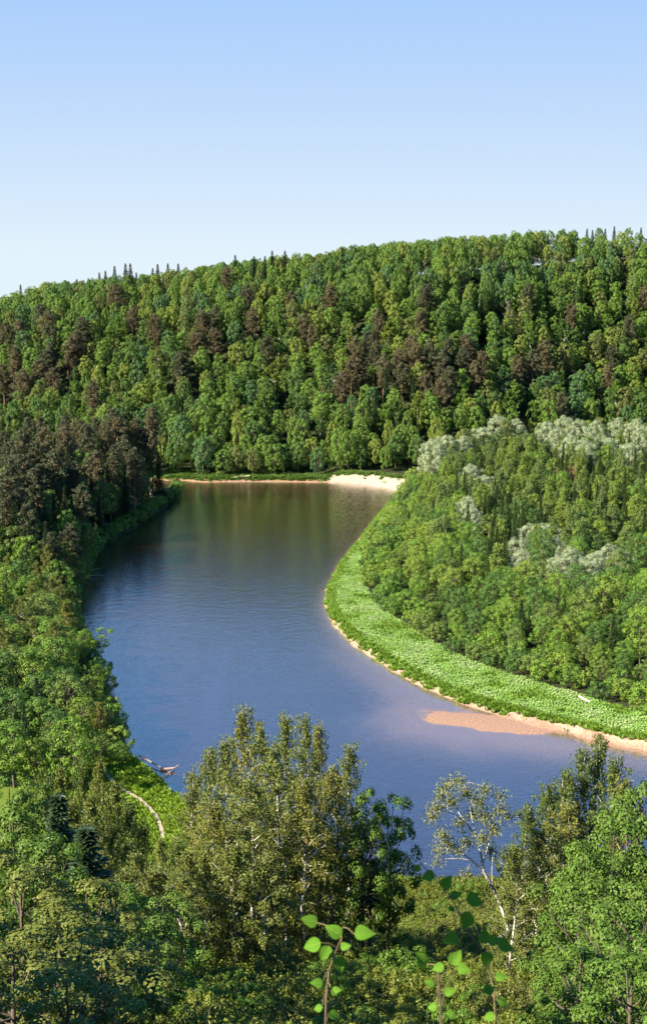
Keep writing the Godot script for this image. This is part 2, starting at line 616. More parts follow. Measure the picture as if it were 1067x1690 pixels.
func set_camera_and_light() -> void:
	var cam := Camera3D.new()
	cam.name = "camera"
	cam.fov = rad_to_deg(2.0 * atan(845.0 / FOCAL))
	cam.near = 0.1
	cam.far = 6000.0
	cam.position = Vector3(0, EYE, 0)
	cam.rotation_degrees.x = -PITCH
	var lens := CameraAttributesPhysical.new()
	lens.frustum_focal_length = 12.0 * FOCAL / 845.0   # on a sensor 24 mm high
	lens.frustum_focus_distance = 220.0
	lens.exposure_aperture = 9.0
	cam.attributes = lens
	add_child(cam)
	cam.current = true

	var sun := DirectionalLight3D.new()
	sun.name = "sun"
	sun.light_energy = 1.6
	sun.light_color = Color(1.0, 0.95, 0.86)
	sun.light_angular_distance = 0.5
	sun.shadow_enabled = true
	add_child(sun)
	sun.look_at_from_position(to_sun * 100.0, Vector3.ZERO, Vector3.UP)

	var sky_mat := ProceduralSkyMaterial.new()
	sky_mat.sky_top_color = Color(0.010, 0.088, 0.246).linear_to_srgb()
	sky_mat.sky_horizon_color = Color(0.200, 0.232, 0.251).linear_to_srgb()
	sky_mat.sky_curve = 0.16
	sky_mat.ground_horizon_color = Color(0.200, 0.232, 0.251).linear_to_srgb()
	sky_mat.ground_bottom_color = Color(0.03, 0.04, 0.02).linear_to_srgb()
	sky_mat.ground_curve = 0.6
	sky_mat.sun_angle_max = 0.0
	sky_mat.sun_curve = 0.05
	var sky := Sky.new()
	sky.sky_material = sky_mat
	var env := Environment.new()
	env.background_mode = Environment.BG_SKY
	env.sky = sky
	env.tonemap_mode = Environment.TONE_MAPPER_LINEAR
	env.tonemap_exposure = 3.9
	env.sdfgi_enabled = true
	env.ssao_enabled = true
	env.ssil_enabled = true
	env.volumetric_fog_enabled = true
	env.volumetric_fog_density = 0.0
	var world := WorldEnvironment.new()
	world.name = "daylight"
	world.environment = env
	add_child(world)

func axis(stops: Array) -> PackedFloat32Array:
	var out := PackedFloat32Array()
	for k in stops.size() - 1:
		var a: float = stops[k][0]
		var b: float = stops[k + 1][0]
		var n := int(ceil(absf(b - a) / stops[k][1]))
		for q in n:
			out.append(lerpf(a, b, float(q) / n))
	out.append(stops[-1][0])
	return out

func noise_picture(freq: float, seed_n: int, lo: float, hi: float, size := 512, octaves := 5) -> NoiseTexture2D:
	var n := FastNoiseLite.new()
	n.seed = seed_n
	n.frequency = freq
	n.fractal_octaves = octaves
	var t := NoiseTexture2D.new()
	t.width = size
	t.height = size
	t.seamless = true
	t.noise = n
	if lo > 0.0 or hi < 1.0:
		var g := Gradient.new()
		g.colors = PackedColorArray([Color(lo, lo, lo), Color(hi, hi, hi)])
		t.color_ramp = g
	return t

func build_ground() -> void:
	var xs := axis([[-2600.0, 300.0], [-500.0, 40.0], [-180.0, 8.0], [-80.0, 1.3], [130.0, 6.0], [240.0, 40.0], [600.0, 300.0], [2600.0, 1.0]])
	var zs := axis([[400.0, 60.0], [40.0, 5.0], [-165.0, 1.3], [-250.0, 1.7], [-545.0, 5.0], [-700.0, 30.0], [-1100.0, 250.0], [-2700.0, 1.0]])
	var v := PackedVector3Array()
	var c := PackedColorArray()
	var u := PackedVector2Array()
	var idx := PackedInt32Array()
	var w := xs.size()
	for z in zs:
		for x in xs:
			var near_river := x > -340.0 and x < 300.0 and z > -640.0 and z < -120.0
			var s := shore(x, z) if near_river else Vector2(80.0, 0)
			var y := height_with(x, z, s)
			v.append(Vector3(x, y, z))
			u.append(Vector2(x, z) / 9.0)
			var col := Color(0.032, 0.042, 0.014)
			var jag := noise.get_noise_2d(x * 22.0, z * 22.0)
			if s.x < 0.0:
				col = Color(0.34, 0.205, 0.145)
				if s.x > -1.2 and s.y < 0.5:
					col = Color(0.10, 0.075, 0.045)
			elif s.y > 1.5:
				var pale := x > 2.0 and s.x < 6.5 + jag * 8.0
				if pale:
					col = Color(0.40, 0.33, 0.25)
				elif s.x < 1.6 + jag * 2.0:
					col = Color(0.34, 0.20, 0.12)
				elif s.x < 12.0:
					col = Color(0.075, 0.13, 0.025)
			elif s.y > 0.5 and z < -478.0 and s.x < 5.0 + jag * 9.0:
				col = Color(0.40, 0.33, 0.25)
			elif s.y > 0.5:
				if s.x < lerpf(1.15, 0.5, smoothstep(-290.0, -340.0, z)) + jag * 2.4:
					col = Color(0.42, 0.29, 0.205)
				elif Geometry2D.is_point_in_polygon(Vector2(x, z), strip):
					col = Color(0.085, 0.15, 0.03)
			elif z > -235.0 and z < -165.0 and s.x > 0.4:
				col = Color(0.11, 0.17, 0.020)
			c.append(col)
	for r in zs.size() - 1:
		for q in w - 1:
			var a := r * w + q
			idx.append_array([a, a + w, a + 1, a + 1, a + w, a + w + 1])
	var arr := []
	arr.resize(Mesh.ARRAY_MAX)
	arr[Mesh.ARRAY_VERTEX] = v
	arr[Mesh.ARRAY_COLOR] = c
	arr[Mesh.ARRAY_TEX_UV] = u
	arr[Mesh.ARRAY_INDEX] = idx
	var m := ArrayMesh.new()
	m.add_surface_from_arrays(Mesh.PRIMITIVE_TRIANGLES, arr)
	var st := SurfaceTool.new()
	st.create_from(m, 0)
	st.generate_normals()
	m = st.commit()
	var mat := solid("earth", Color(1, 1, 1), 0.95)
	mat.albedo_texture = noise_picture(0.03, 3, 0.72, 1.0)
	structure("ground", m, mat)

func build_water() -> void:
	var pane := StandardMaterial3D.new()
	pane.resource_name = "river surface"
	pane.transparency = BaseMaterial3D.TRANSPARENCY_ALPHA
	pane.albedo_color = Color(0.3, 0.2, 0.12, 0.04)
	pane.roughness = 0.05
	pane.metallic_specular = 0.5
	pane.heightmap_enabled = true
	pane.heightmap_texture = noise_picture(0.022, 12, 0.0, 1.0, 1024, 4)
	pane.heightmap_scale = 5.4
	# extra panes stacked to strengthen the sky reflection, with ripples of several sizes
	var outline := PackedVector2Array()
	for q in Geometry2D.offset_polygon(river, 2.5)[0]:
		outline.append(q)
	var tri := Geometry2D.triangulate_polygon(outline)
	for e in range(0, tri.size(), 3):
		var ab := outline[tri[e + 1]] - outline[tri[e]]
		var ac := outline[tri[e + 2]] - outline[tri[e]]
		if ab.cross(ac) < 0.0:
			var swap := tri[e + 1]
			tri[e + 1] = tri[e + 2]
			tri[e + 2] = swap
	var st := SurfaceTool.new()
	st.begin(Mesh.PRIMITIVE_TRIANGLES)
	var layers := [[1.0, 1.0], [2.6, 0.3], [0.8, 1.2], [3.2, -0.25]]
	for k in 4:
		for t in tri:
			st.set_normal(Vector3.UP)
			st.set_uv(outline[t].rotated(layers[k][1] - 1.0 if k % 2 == 0 else layers[k][1]) * Vector2(1.0 / (46.0 * layers[k][0]), 1.0 / (25.0 * layers[k][0])) + Vector2(k * 0.37, k * 0.21))
			st.add_vertex(Vector3(outline[t].x, -0.01 * k, outline[t].y))
	structure("river_water", st.commit(), pane)
	var murk := FogMaterial.new()
	murk.density = 0.38
	murk.albedo = Color(0.046, 0.016, 0.006).linear_to_srgb()
	var depth := FogVolume.new()
	depth.name = "river_depth"
	depth.shape = RenderingServer.FOG_VOLUME_SHAPE_BOX
	depth.size = Vector3(420, 4.0, 400)
	depth.position = Vector3(-60, -2.06, -345)
	depth.material = murk
	depth.set_meta("kind", "structure")
	add_child(depth)

# ---------------------------------------------------------------- the hill across the river
var hill_tone := []
var wood_dark: StandardMaterial3D
var pine_leaf := []
var spruce_leaf := []
var far_broad := []
var far_pine := []
var foot_broad := []
var far_spruce := []
var far_birch := []
var crest_spruce := []

func build_hill_wood() -> void:
	wood_dark = solid("bark", Color(1, 1, 1), 0.9)
	for q in [["mid green", 0.092, 0.162, 0.023], ["deep green", 0.062, 0.124, 0.023], ["yellow green", 0.142, 0.190, 0.028], ["blue green", 0.062, 0.130, 0.040], ["olive green", 0.112, 0.140, 0.032], ["fresh green", 0.105, 0.188, 0.025]]:
		hill_tone.append([q[0], leafy(q[0] + " leaves", q[1], q[2], q[3])])
	pine_leaf = [leafy("brownish pine needles", 0.105, 0.092, 0.046, 0.2), leafy("grey green pine needles", 0.068, 0.078, 0.038, 0.2)]
	spruce_leaf = [leafy("dark spruce needles", 0.030, 0.055, 0.022, 0.15), leafy("green spruce needles", 0.048, 0.080, 0.020, 0.2)]
	for k in 9:
		far_broad.append(broad(20.0, rng.randf_range(4.2, 5.3), rng.randf_range(0.12, 0.3), 60, 1.38, 66, 0.50))
	for k in 4:
		foot_broad.append(broad(15.0, rng.randf_range(4.4, 5.4), 0.0, 64, 1.38, 66, 0.5))
	for k in 6:
		far_pine.append(pine(22.0, rng.randf_range(3.0, 3.8), 0.55))
	for k in 4:
		far_spruce.append(spruce(21.0, rng.randf_range(3.2, 3.8), 0.6, 0.62))
	for k in 3:
		crest_spruce.append(spruce(17.0, rng.randf_range(3.4, 4.0), 0.45, 0.5))
	for k in 5:
		far_birch.append(birch(18.0, 2.9, 0.22, 26, 26, 0.34))
	# conifers that stand out on the slope: pixel of the top
	var pines := [[28, 527], [24, 572], [11, 532], [63, 501], [79, 510], [82, 532], [124, 546], [115, 558], [84, 566], [76, 577], [87, 608], [67, 594], [256, 518], [153, 628], [138, 524], [295, 580], [6, 600], [37, 611], [335, 512], [354, 506], [323, 543], [357, 540], [415, 509], [500, 518], [516, 536], [298, 579], [371, 439], [439, 554], [561, 610], [588, 557], [609, 546], [616, 562], [624, 512], [653, 575], [676, 554], [687, 567], [708, 562], [742, 557], [729, 578], [771, 552], [766, 572], [796, 578], [693, 509], [579, 588], [592, 594], [703, 612], [729, 622], [745, 604], [632, 585], [663, 600], [784, 596], [898, 562], [880, 578], [855, 586], [1011, 568], [1003, 604], [928, 648], [1063, 469], [190, 470], [220, 505], [410, 470], [870, 470], [940, 500], [1040, 520], [480, 480], [545, 470], [700, 470]]
	for q in pines:
		var at := by_top(q[0], q[1], 21.0, 515.0)
		var brown := rng.randf() < 0.72
		landmark(at[0], "a brownish pine" if brown else "a grey green pine")
		tree("pine_tree", ("brownish Scots pine" if brown else "grey green Scots pine") + " rising among the leafy trees of the far hillside", "pines on the far hillside", pick(far_pine), pine_leaf[0 if brown else 1], wood_dark, at[0], at[1], rng.randf_range(2.7, 3.6))
	var spruces := [[34, 468], [189, 437], [207, 433], [215, 433], [269, 457], [440, 467], [794, 486], [682, 617], [637, 612], [127, 459], [164, 448], [174, 445], [252, 441], [260, 434], [277, 433], [294, 433], [225, 448], [388, 419], [419, 421], [437, 421], [449, 412], [470, 412], [565, 408], [846, 386], [904, 387], [968, 376], [977, 378], [998, 376], [1013, 372], [1057, 374], [550, 640], [350, 600], [820, 640], [960, 470], [620, 640]]
	for q in spruces:
		var crest: bool = q[1] < 462
		var at := by_top(q[0], q[1], 17.0 if crest else 20.0, 515.0)
		landmark(at[0], "a pointed dark spruce")
		tree("spruce_tree", "pointed dark spruce " + ("on the hill crest against the sky" if crest else "among the leafy trees of the far hillside"), "spruces on the hill crest" if crest else "spruces on the far hillside", pick(crest_spruce) if crest else pick(far_spruce), spruce_leaf[0], wood_dark, at[0], at[1], 0.0 if crest else rng.randf_range(3.0, 3.6))
	for q in [[837, 495, 15.0], [883, 425, 13.0], [1039, 451, 13.0], [700, 430, 12.0], [760, 470, 12.0]]:
		var at := by_top(q[0], q[1], q[2], 515.0)
		tree("bare_tree", "leafless grey tree standing among green trees on the far hillside", "bare trees on the far hillside", bare(15.0, 3.4, 12, Color(0.22, 0.19, 0.17)), wood_dark, wood_dark, at[0], at[1], 3.0, "branches")
	# the leafy trees between them
	var spots := []
	var z := -531.0
	while z > -700.0:
		var x := -215.0
		while x < 235.0:
			var px := x + rng.randf_range(-2.6, 2.6)
			var pz := z + rng.randf_range(-2.6, 2.6)
			var up := table(HILL_FOOT, px) - pz
			var big := rng.randf_range(0.78, 1.24)
			if up > -3.0 and up < 168.0 and is_free(px, pz, 2.8 * big):
				var seen := to_pixel(Vector3(px, height(px, pz) + 15.0, pz))
				if seen.x > -60 and seen.x < 1127:
					spots.append([Vector3(px, height(px, pz), pz), big, up])
					footprint(Vector3(px, 0, pz), 2.8 * big)
			x += 5.3
		z -= 5.2
	var rest_places := {}
	var made := 0
	for q in spots:
		var at: Vector3 = q[0]
		var patch := noise2.get_noise_2d(at.x * 1.7 + 400.0, at.z * 1.7)
		var tone := 0
		var roll := rng.randf() + patch * 0.5
		tone = 3 if roll < 0.10 else 1 if roll < 0.30 else 0 if roll < 0.58 else 5 if roll < 0.78 else 4 if roll < 0.9 else 2
		var tall: float = 17.0 * pow(q[1], 0.6) * rng.randf_range(0.9, 1.1)
		if q[2] > 80.0:
			tall = lerpf(tall, 16.5, 0.6)
		if q[2] < 8.0:
			tall *= rng.randf_range(0.6, 0.95)
		var kind: Dictionary = pick(far_broad) if q[2] > 14.0 and q[2] < 78.0 else pick(foot_broad)
		if q[2] > 14.0 and q[2] < 78.0 and rng.randf() < 0.16:
			kind = pick(far_birch)
		var wide: float = 3.1 * q[1] * rng.randf_range(0.85, 1.15)
		if made < 295:
			made += 1
			var zone := "at the far hill's foot" if q[2] < 16.0 else "on the far wooded hillside"
			tree("leafy_tree", "%s %s leafy tree %s%s" % ["big" if q[1] > 1.08 else "small" if q[1] < 0.9 else "round-crowned", hill_tone[tone][0], zone, beside(at, 8.5)], "leafy trees on the far hillside", kind, hill_tone[tone][1], wood_dark, at, tall, wide)
		else:
			if not rest_places.has(kind):
				rest_places[kind] = []
			rest_places[kind].append([put(at, rng.randf() * TAU, Vector3(wide / kind.rad, tall / kind.tall, wide / kind.rad)), tone])
	var far_wood := Node3D.new()
	far_wood.name = "distant_forest"
	add_child(far_wood)
	far_wood.set_meta("kind", "stuff")
	tag(far_wood, "mass of leafy treetops along the upper slope and crest of the far hill", "forest")
	var cols := [Color(0.092, 0.162, 0.023), Color(0.062, 0.124, 0.023), Color(0.142, 0.190, 0.028), Color(0.062, 0.130, 0.040), Color(0.112, 0.140, 0.032), Color(0.105, 0.188, 0.025)]
	var white_leaf := leafy("upper slope leaves", 1, 1, 1)
	for kind in rest_places:
		var where := []
		var tones := PackedColorArray()
		var plain := PackedColorArray()
		for q in rest_places[kind]:
			where.append(q[0])
			tones.append(cols[q[1]])
			plain.append(Color(1, 1, 1))
		scatter("treetops", kind.crown, white_leaf, where, tones, far_wood)
		scatter("trunks", kind.trunk, wood_dark, where, plain, far_wood)
	print("hill trees ", spots.size())

# ---------------------------------------------------------------- left bank
var mid_broad := []
var mid_tone := []
var mid_birch := []
var waterside := []
var birch_leaf := []

func build_left_bank() -> void:
	for k in 8:
		mid_broad.append(broad(13.0, rng.randf_range(3.2, 4.2), rng.randf_range(0.06, 0.2), 52, 1.15, 95, 0.30, 0.25, 0.1))
	for k in 4:
		waterside.append(broad(3.2, rng.randf_range(1.6, 2.1), 0.0, 26, 0.62, 80, 0.22, 0.25, 0.1))
	for k in 5:
		mid_birch.append(birch(15.0, 2.4, 0.15, 28, 34, 0.22))
	for q in [["bright green", 0.110, 0.195, 0.022], ["deep green", 0.058, 0.120, 0.022], ["yellowish green", 0.135, 0.200, 0.026], ["olive green", 0.100, 0.150, 0.030], ["fresh green", 0.090, 0.170, 0.022]]:
		mid_tone.append([q[0], leafy(q[0] + " bank leaves", q[1], q[2], q[3])])
	birch_leaf = [leafy("birch leaves", 0.130, 0.155, 0.034, 0.5), leafy("yellowish birch leaves", 0.160, 0.165, 0.034, 0.5), leafy("darker birch leaves", 0.090, 0.125, 0.028, 0.5)]
	# the pine wood on the promontory
	var g := "trees of the pine wood on the left bank"
	for q in [[184, 674], [174, 700], [192, 690], [222, 691], [249, 676], [271, 684], [220, 739], [102, 700], [73, 706], [144, 700], [18, 760], [39, 748], [6, 774], [99, 756], [30, 709], [135, 690], [111, 718], [126, 762], [60, 730], [155, 745], [190, 735], [5, 712], [60, 775], [205, 720], [85, 740], [240, 715]]:
		var at := by_top(q[0], q[1], rng.randf_range(20.0, 24.0), 330.0, 473.0)
		if at[0].z < -474.0 or shore(at[0].x, at[0].z).x < 1.5:
			continue
		var brown := rng.randf() < 0.38
		tree("pine_tree", ("brownish" if brown else "grey green") + " tall pine in the wood on the shaded left bank", g, pick(far_pine), pine_leaf[0 if brown else 1], wood_dark, at[0], at[1], rng.randf_range(2.6, 3.5))
	for q in [[177, 765], [114, 702], [150, 775], [205, 770], [240, 770], [262, 745], [90, 715]]:
		var at := by_top(q[0], q[1], rng.randf_range(15.0, 20.0), 330.0, 473.0)
		if at[0].z < -474.0 or shore(at[0].x, at[0].z).x < 1.0:
			continue
		tree("spruce_tree", "dark pointed spruce among the pines on the left bank", g, pick(far_spruce), spruce_leaf[0], wood_dark, at[0], at[1], rng.randf_range(2.4, 3.2))
	for q in [[36, 786], [135, 771], [247, 747], [72, 750], [216, 708]]:
		var at := by_top(q[0], q[1], 16.0, 330.0, 473.0)
		if at[0].z < -474.0:
			continue
		tree("birch_tree", "pale green birch among the pines on the left bank", g, pick(far_birch), birch_leaf[0], wood_dark, at[0], at[1], 2.8)
	var z := -330.0
	while z > -476.0:
		var x := -125.0
		while x < -38.0:
			var p := Vector3(x + rng.randf_range(-2.2, 2.2), 0, z + rng.randf_range(-2.2, 2.2))
			var s := shore(p.x, p.z)
			if s.x > 0.8 and s.y < 0.5 and is_free(p.x, p.z, 2.2):
				p.y = height(p.x, p.z)
				var roll := rng.randf()
				var tall := rng.randf_range(14.0, 21.0) * (0.7 if s.x < 2.5 else 1.0)
				if roll < 0.24 and s.x > 2.0:
					tree("pine_tree", "grey green tall pine in the wood on the shaded left bank", g, pick(far_pine), pine_leaf[1], wood_dark, p, tall, 2.7)
				elif roll < 0.56:
					tree("spruce_tree", "dark pointed spruce among the pines on the left bank", g, pick(far_spruce), spruce_leaf[0], wood_dark, p, tall, 2.6)
				else:
					tree("undergrowth_tree", "green leafy tree at the edge of the left bank pine wood", g, pick(far_broad), hill_tone[0 if roll < 0.78 else 1][1], wood_dark, p, tall * 0.85, 3.0)
			x += 5.4
		z -= 5.4
	# leafy trees nearer down the left bank
	g = "leafy trees along the left bank"
	for q in [[20, 862, 15.0], [45, 880, 15.0], [75, 890, 13.0], [105, 895, 12.0], [60, 930, 13.0], [120, 915, 10.0], [15, 930, 14.0], [35, 985, 13.0], [85, 955, 12.0], [115, 975, 8.0], [100, 1010, 10.0], [55, 1020, 12.0], [10, 1010, 13.0], [80, 1035, 10.0], [15, 1060, 13.0], [60, 1090, 12.0], [105, 1098, 11.0], [150, 1112, 9.0], [172, 1165, 7.0], [128, 1150, 9.5], [60, 1150, 11.0], [95, 1175, 9.0], [18, 1140, 12.0], [165, 1210, 6.0], [195, 1222, 4.5], [130, 1215, 7.0], [20, 1190, 11.0], [60, 1215, 9.0]]:
		var at := by_top(q[0], q[1], q[2], 190.0, 400.0)
		var p: Vector3 = at[0]
		if shore(p.x, p.z).x < 0.8:
			p.x -= 2.5
			p.y = height(p.x, p.z)
		var slim: bool = q[1] < 1040 and rng.randf() < 0.45
		var tone := rng.randi() % 5
		if slim:
			tree("birch_tree", "slender pale-stemmed birch leaning out of the left bank trees", g, pick(mid_birch), birch_leaf[0], wood_dark, p, at[1], rng.randf_range(2.0, 2.6))
		else:
			tree("bushy_tree", "%s bushy tree on the left bank of the river" % mid_tone[tone][0], g, pick(mid_broad), mid_tone[tone][1], wood_dark, p, at[1], clampf(at[1] * 0.30, 1.8, 4.0))
	z = -205.0
	while z > -332.0:
		var x := -110.0
		while x < -25.0:
			var p := Vector3(x + rng.randf_range(-2.0, 2.0), 0, z + rng.randf_range(-2.0, 2.0))
			var s := shore(p.x, p.z)
			var pix := to_pixel(Vector3(p.x, 8.0, p.z))
			if s.x > 1.2 and s.y < 0.5 and pix.x > -90 and is_free(p.x, p.z, 2.0) and (p.z < -222.0 or pix.x < 150):
				p.y = height(p.x, p.z)
				var tone := rng.randi() % 5
				var tall := rng.randf_range(6.5, 14.5) * (0.5 if s.x < 4.0 else 1.0)
				var roll := rng.randf()
				if roll < 0.3 and s.x > 3.0:
					tree("birch_tree", "slender birch among the bushy trees of the left bank", g, pick(mid_birch), birch_leaf[rng.randi() % 3], wood_dark, p, tall + 1.5, rng.randf_range(1.8, 2.4))
					x += 4.8
					continue
				if roll < 0.4 and s.x > 3.0:
					tree("spruce_tree", "dark spruce among the bushy trees of the left bank", g, pick(far_spruce), spruce_leaf[0], wood_dark, p, tall, rng.randf_range(1.8, 2.4))
					x += 4.8
					continue
				tree("bushy_tree", "%s bushy tree on the left bank of the river" % mid_tone[tone][0], g, pick(mid_broad), mid_tone[tone][1], wood_dark, p, tall, clampf(tall * 0.32, 1.6, 3.8))
			x += 4.8
		z -= 4.8
	for k in SHORE_LEFT.size() - 1:
		if SHORE_LEFT[k][1] > 1240:
			break
		var a := on_level(SHORE_LEFT[k][0], SHORE_LEFT[k][1])
		var b := on_level(SHORE_LEFT[k + 1][0], SHORE_LEFT[k + 1][1])
		var n := int(a.distance_to(b) / 2.6) + 1
		for q in n:
			var p := a.lerp(b, (q + rng.randf()) / n) + Vector3(rng.randf_range(-2.6, -0.4), 0, rng.randf_range(-0.8, 0.8))
			var s := shore(p.x, p.z)
			if s.x < 0.3 or s.y > 0.5:
				continue
			p.y = height(p.x, p.z)
			var tone := rng.randi() % 5
			var tall := rng.randf_range(2.2, 4.4)
			tree("waterside_shrub", "%s shrub hanging over the water's edge on the left bank" % mid_tone[tone][0], "shrubs along the left shore", pick(waterside), mid_tone[tone][1], wood_dark, p, tall, tall * 0.6, "foliage", "shrub")
	# one alder leans far out over the water
	var root := on_level(120, 1090, 1.0)
	root.y = height(root.x, root.z)
	var tip := at_depth(172, 1048, -root.z)
	var lean_tree := thing("leaning_tree", "green tree leaning far out from the left bank over the blue water", "tree", "", root)
	var T := Tubes.new()
	T.tube(bend_line(Vector3(0, -0.5, 0), tip - root, Vector3(0.5, -1.2, 0), 7), taper(0.22, 0.06, 7), 7, bark(0.09, 0.07, 0.05))
	var L := leaves()
	for k in 30:
		var f := rng.randf_range(0.55, 1.08)
		var at := Vector3.ZERO.lerp(tip - root, f) + Vector3(0.5, -1.2, 0) * 4.0 * f * (1.0 - f) + L.sphere() * Vector3(1.6, 1.3, 1.6)
		T.tube([Vector3.ZERO.lerp(tip - root, f * 0.9) + Vector3(0.5, -1.2, 0) * 4.0 * f * 0.9 * (1.0 - f * 0.9), at], [0.04, 0.015], 3, bark(0.09, 0.07, 0.05))
		var ct := tint(0.15)
		for q in 70:
			var d := L.sphere()
			var lt := tint(0.25)
			L.leaf(at + d * Vector3(0.85, 0.5, 0.85) * rng.randf_range(0.4, 1.0), (d + Vector3(0, 0.4, 0) + L.sphere() * 0.5).normalized(), 0.26, 0.2, Color(ct.r * lt.r, ct.g * lt.g, ct.b * lt.b))
	part("trunk", T.mesh(), wood_dark, lean_tree)
	part("crown", L.mesh(), mid_tone[0][1], lean_tree)

# ---------------------------------------------------------------- right bank
var spires := []
var willows := []
var shrubs := []
var willow_leaf: StandardMaterial3D

func build_right_bank() -> void:
	for k in 6:
		spires.append(spire(14.0, rng.randf_range(1.6, 2.2), 62, 0.30))
	for k in 4:
		willows.append(broad(11.0, rng.randf_range(3.8, 4.6), 0.0, 95, 1.05, 120, 0.24, 0.14, 0.0, Color(0.16, 0.13, 0.10)))
	for k in 5:
		shrubs.append(broad(3.0, rng.randf_range(1.6, 2.1), 0.0, 26, 0.6, 80, 0.19, 0.25, 0.15))
	willow_leaf = leafy("silvery willow leaves", 0.235, 0.285, 0.165, 0.4, 0.55)
	var spire_leaf := [["yellowish green", leafy("yellowish spire leaves", 0.125, 0.182, 0.028)], ["grey green", leafy("grey green spire leaves", 0.105, 0.155, 0.038)], ["dark green", leafy("dark spire leaves", 0.045, 0.085, 0.020)]]
	for q in [[820, 683, 18.5], [850, 690, 17.5], [795, 700, 16.5], [735, 712, 17.5], [715, 722, 16.5], [760, 718, 15.5], [900, 690, 17.5], [930, 684, 18.5], [955, 690, 17.5], [985, 692, 18.5], [1015, 688, 17.5], [1045, 690, 17.5], [1062, 700, 17.5], [940, 715, 16.5], [970, 722, 16.5], [1005, 716, 16.5], [1040, 725, 16.5], [920, 705, 15.5], [768, 818, 14.0], [782, 835, 12.0], [775, 765, 12.0], [800, 780, 11.0], [870, 862, 11.0], [895, 862, 11.0], [850, 885, 11.0], [915, 885, 12.0], [945, 900, 13.0], [925, 912, 12.0], [1000, 895, 13.0], [985, 910, 12.0], [965, 918, 11.0], [868, 905, 11.0], [1020, 905, 11.0]]:
		var at := by_top(q[0], q[1], q[2], 260.0, 640.0)
		tree("willow_tree", "silvery grey willow with a soft rounded crown " + ("below the far hillside" if q[1] < 730 else "in the middle of the flood plain"), "silvery willows on the flood plain", pick(willows), willow_leaf, wood_dark, at[0], at[1], rng.randf_range(4.6, 5.8) if q[1] < 730 else rng.randf_range(3.8, 4.8))
		footprint(at[0] + Vector3(0, 0, 6.5), 3.4)
		landmark(at[0], "a silvery willow")
	for q in [[922, 778, 12.0], [945, 770, 12.0], [905, 792, 10.0]]:
		var at := by_top(q[0], q[1], q[2], 260.0, 640.0)
		tree("bare_tree", "reddish brown bare-branched tree below the silvery willows", "brown bare trees on the flood plain", bare(12.0, 3.6, 22, Color(0.20, 0.12, 0.085)), wood_dark, wood_dark, at[0], at[1], 3.4, "branches")
	var edge := PackedVector2Array()
	for q in TREE_LINE:
		edge.append(flat(on_level(q[0], q[1], 1.2)))
	var counts := {"spire": 0, "broad": 0, "shrub": 0}
	var z := -232.0
	while z > -600.0:
		var x := 5.0
		while x < 175.0:
			var p := Vector3(x + rng.randf_range(-1.9, 1.9), 0, z + rng.randf_range(-1.9, 1.9))
			if Geometry2D.is_point_in_polygon(Vector2(p.x, p.z), right_wood) and shore(p.x, p.z).x > 0.5:
				var inner := 1e9
				for k in edge.size() - 1:
					inner = minf(inner, Geometry2D.get_closest_point_to_segment(Vector2(p.x, p.z), edge[k], edge[k + 1]).distance_to(Vector2(p.x, p.z)))
				p.y = height(p.x, p.z)
				var pix := to_pixel(p + Vector3(0, 8, 0))
				if pix.x > -40 and pix.x < 1110 and pix.y < 1300:
					if inner < 7.0:
						if is_free(p.x, p.z, 1.4):
							var tone := rng.randi() % 5
							var tall := rng.randf_range(2.2, 4.2) + inner * 0.25
							tree("shrub", "%s bank shrub between the grassy strip and the trees" % mid_tone[tone][0], "shrubs behind the grassy strip", pick(shrubs), mid_tone[tone][1], wood_dark, p, tall, tall * 0.62, "foliage", "shrub")
							counts.shrub += 1
					else:
						var upper := smoothstep(960.0, 880.0, pix.y) * smoothstep(690.0, 800.0, pix.x)
						if rng.randf() < upper * 0.85:
							if is_free(p.x, p.z, 2.55):
								var roll := rng.randf()
								if roll < 0.32:
									tree("spruce_tree", "slim green spruce among the young trees of the flood plain", "spruces on the flood plain", pick(far_spruce), spruce_leaf[1], wood_dark, p, rng.randf_range(11.0, 16.0), rng.randf_range(2.0, 2.6))
								else:
									var tall := rng.randf_range(8.5, 15.0)
									var tone := 0 if roll < 0.62 else 1 if roll < 0.86 else 2
									tree("slender_tree", "%s %s slender upright tree in the flood plain thicket%s" % ["tall" if tall > 12.5 else "short" if tall < 10.5 else "middling", spire_leaf[tone][0], beside(p, 8.0)], "slender trees on the flood plain", pick(spires), spire_leaf[tone][1], wood_dark, p, tall, rng.randf_range(2.0, 2.8))
									counts.spire += 1
						elif rng.randf() < 0.14 and inner > 14.0:
							if is_free(p.x, p.z, 2.2):
								tree("spruce_tree", "slim green spruce standing out of the bushy right bank wood", "spruces on the flood plain", pick(far_spruce), spruce_leaf[rng.randi() % 2], wood_dark, p, rng.randf_range(8.0, 13.0), rng.randf_range(1.7, 2.3))
						elif is_free(p.x, p.z, 2.6):
							var tone := rng.randi() % 5
							var tall := lerpf(5.5, 11.5, smoothstep(6.0, 26.0, inner)) * rng.randf_range(0.6, 1.3)
							tree("alder_tree", "%s %s bushy tree %s%s" % ["tall" if tall > 10.0 else "low" if tall < 6.5 else "middling", mid_tone[tone][0], "fronting the right bank wood" if inner < 16.0 else "inside the right bank wood", beside(p, 9.0)], "leafy trees behind the grassy right bank", pick(mid_broad), mid_tone[tone][1], wood_dark, p, tall, clampf(tall * 0.30, 1.8, 3.3))
							counts.broad += 1
			x += 3.7
		z -= 3.7
	print("right bank ", counts)

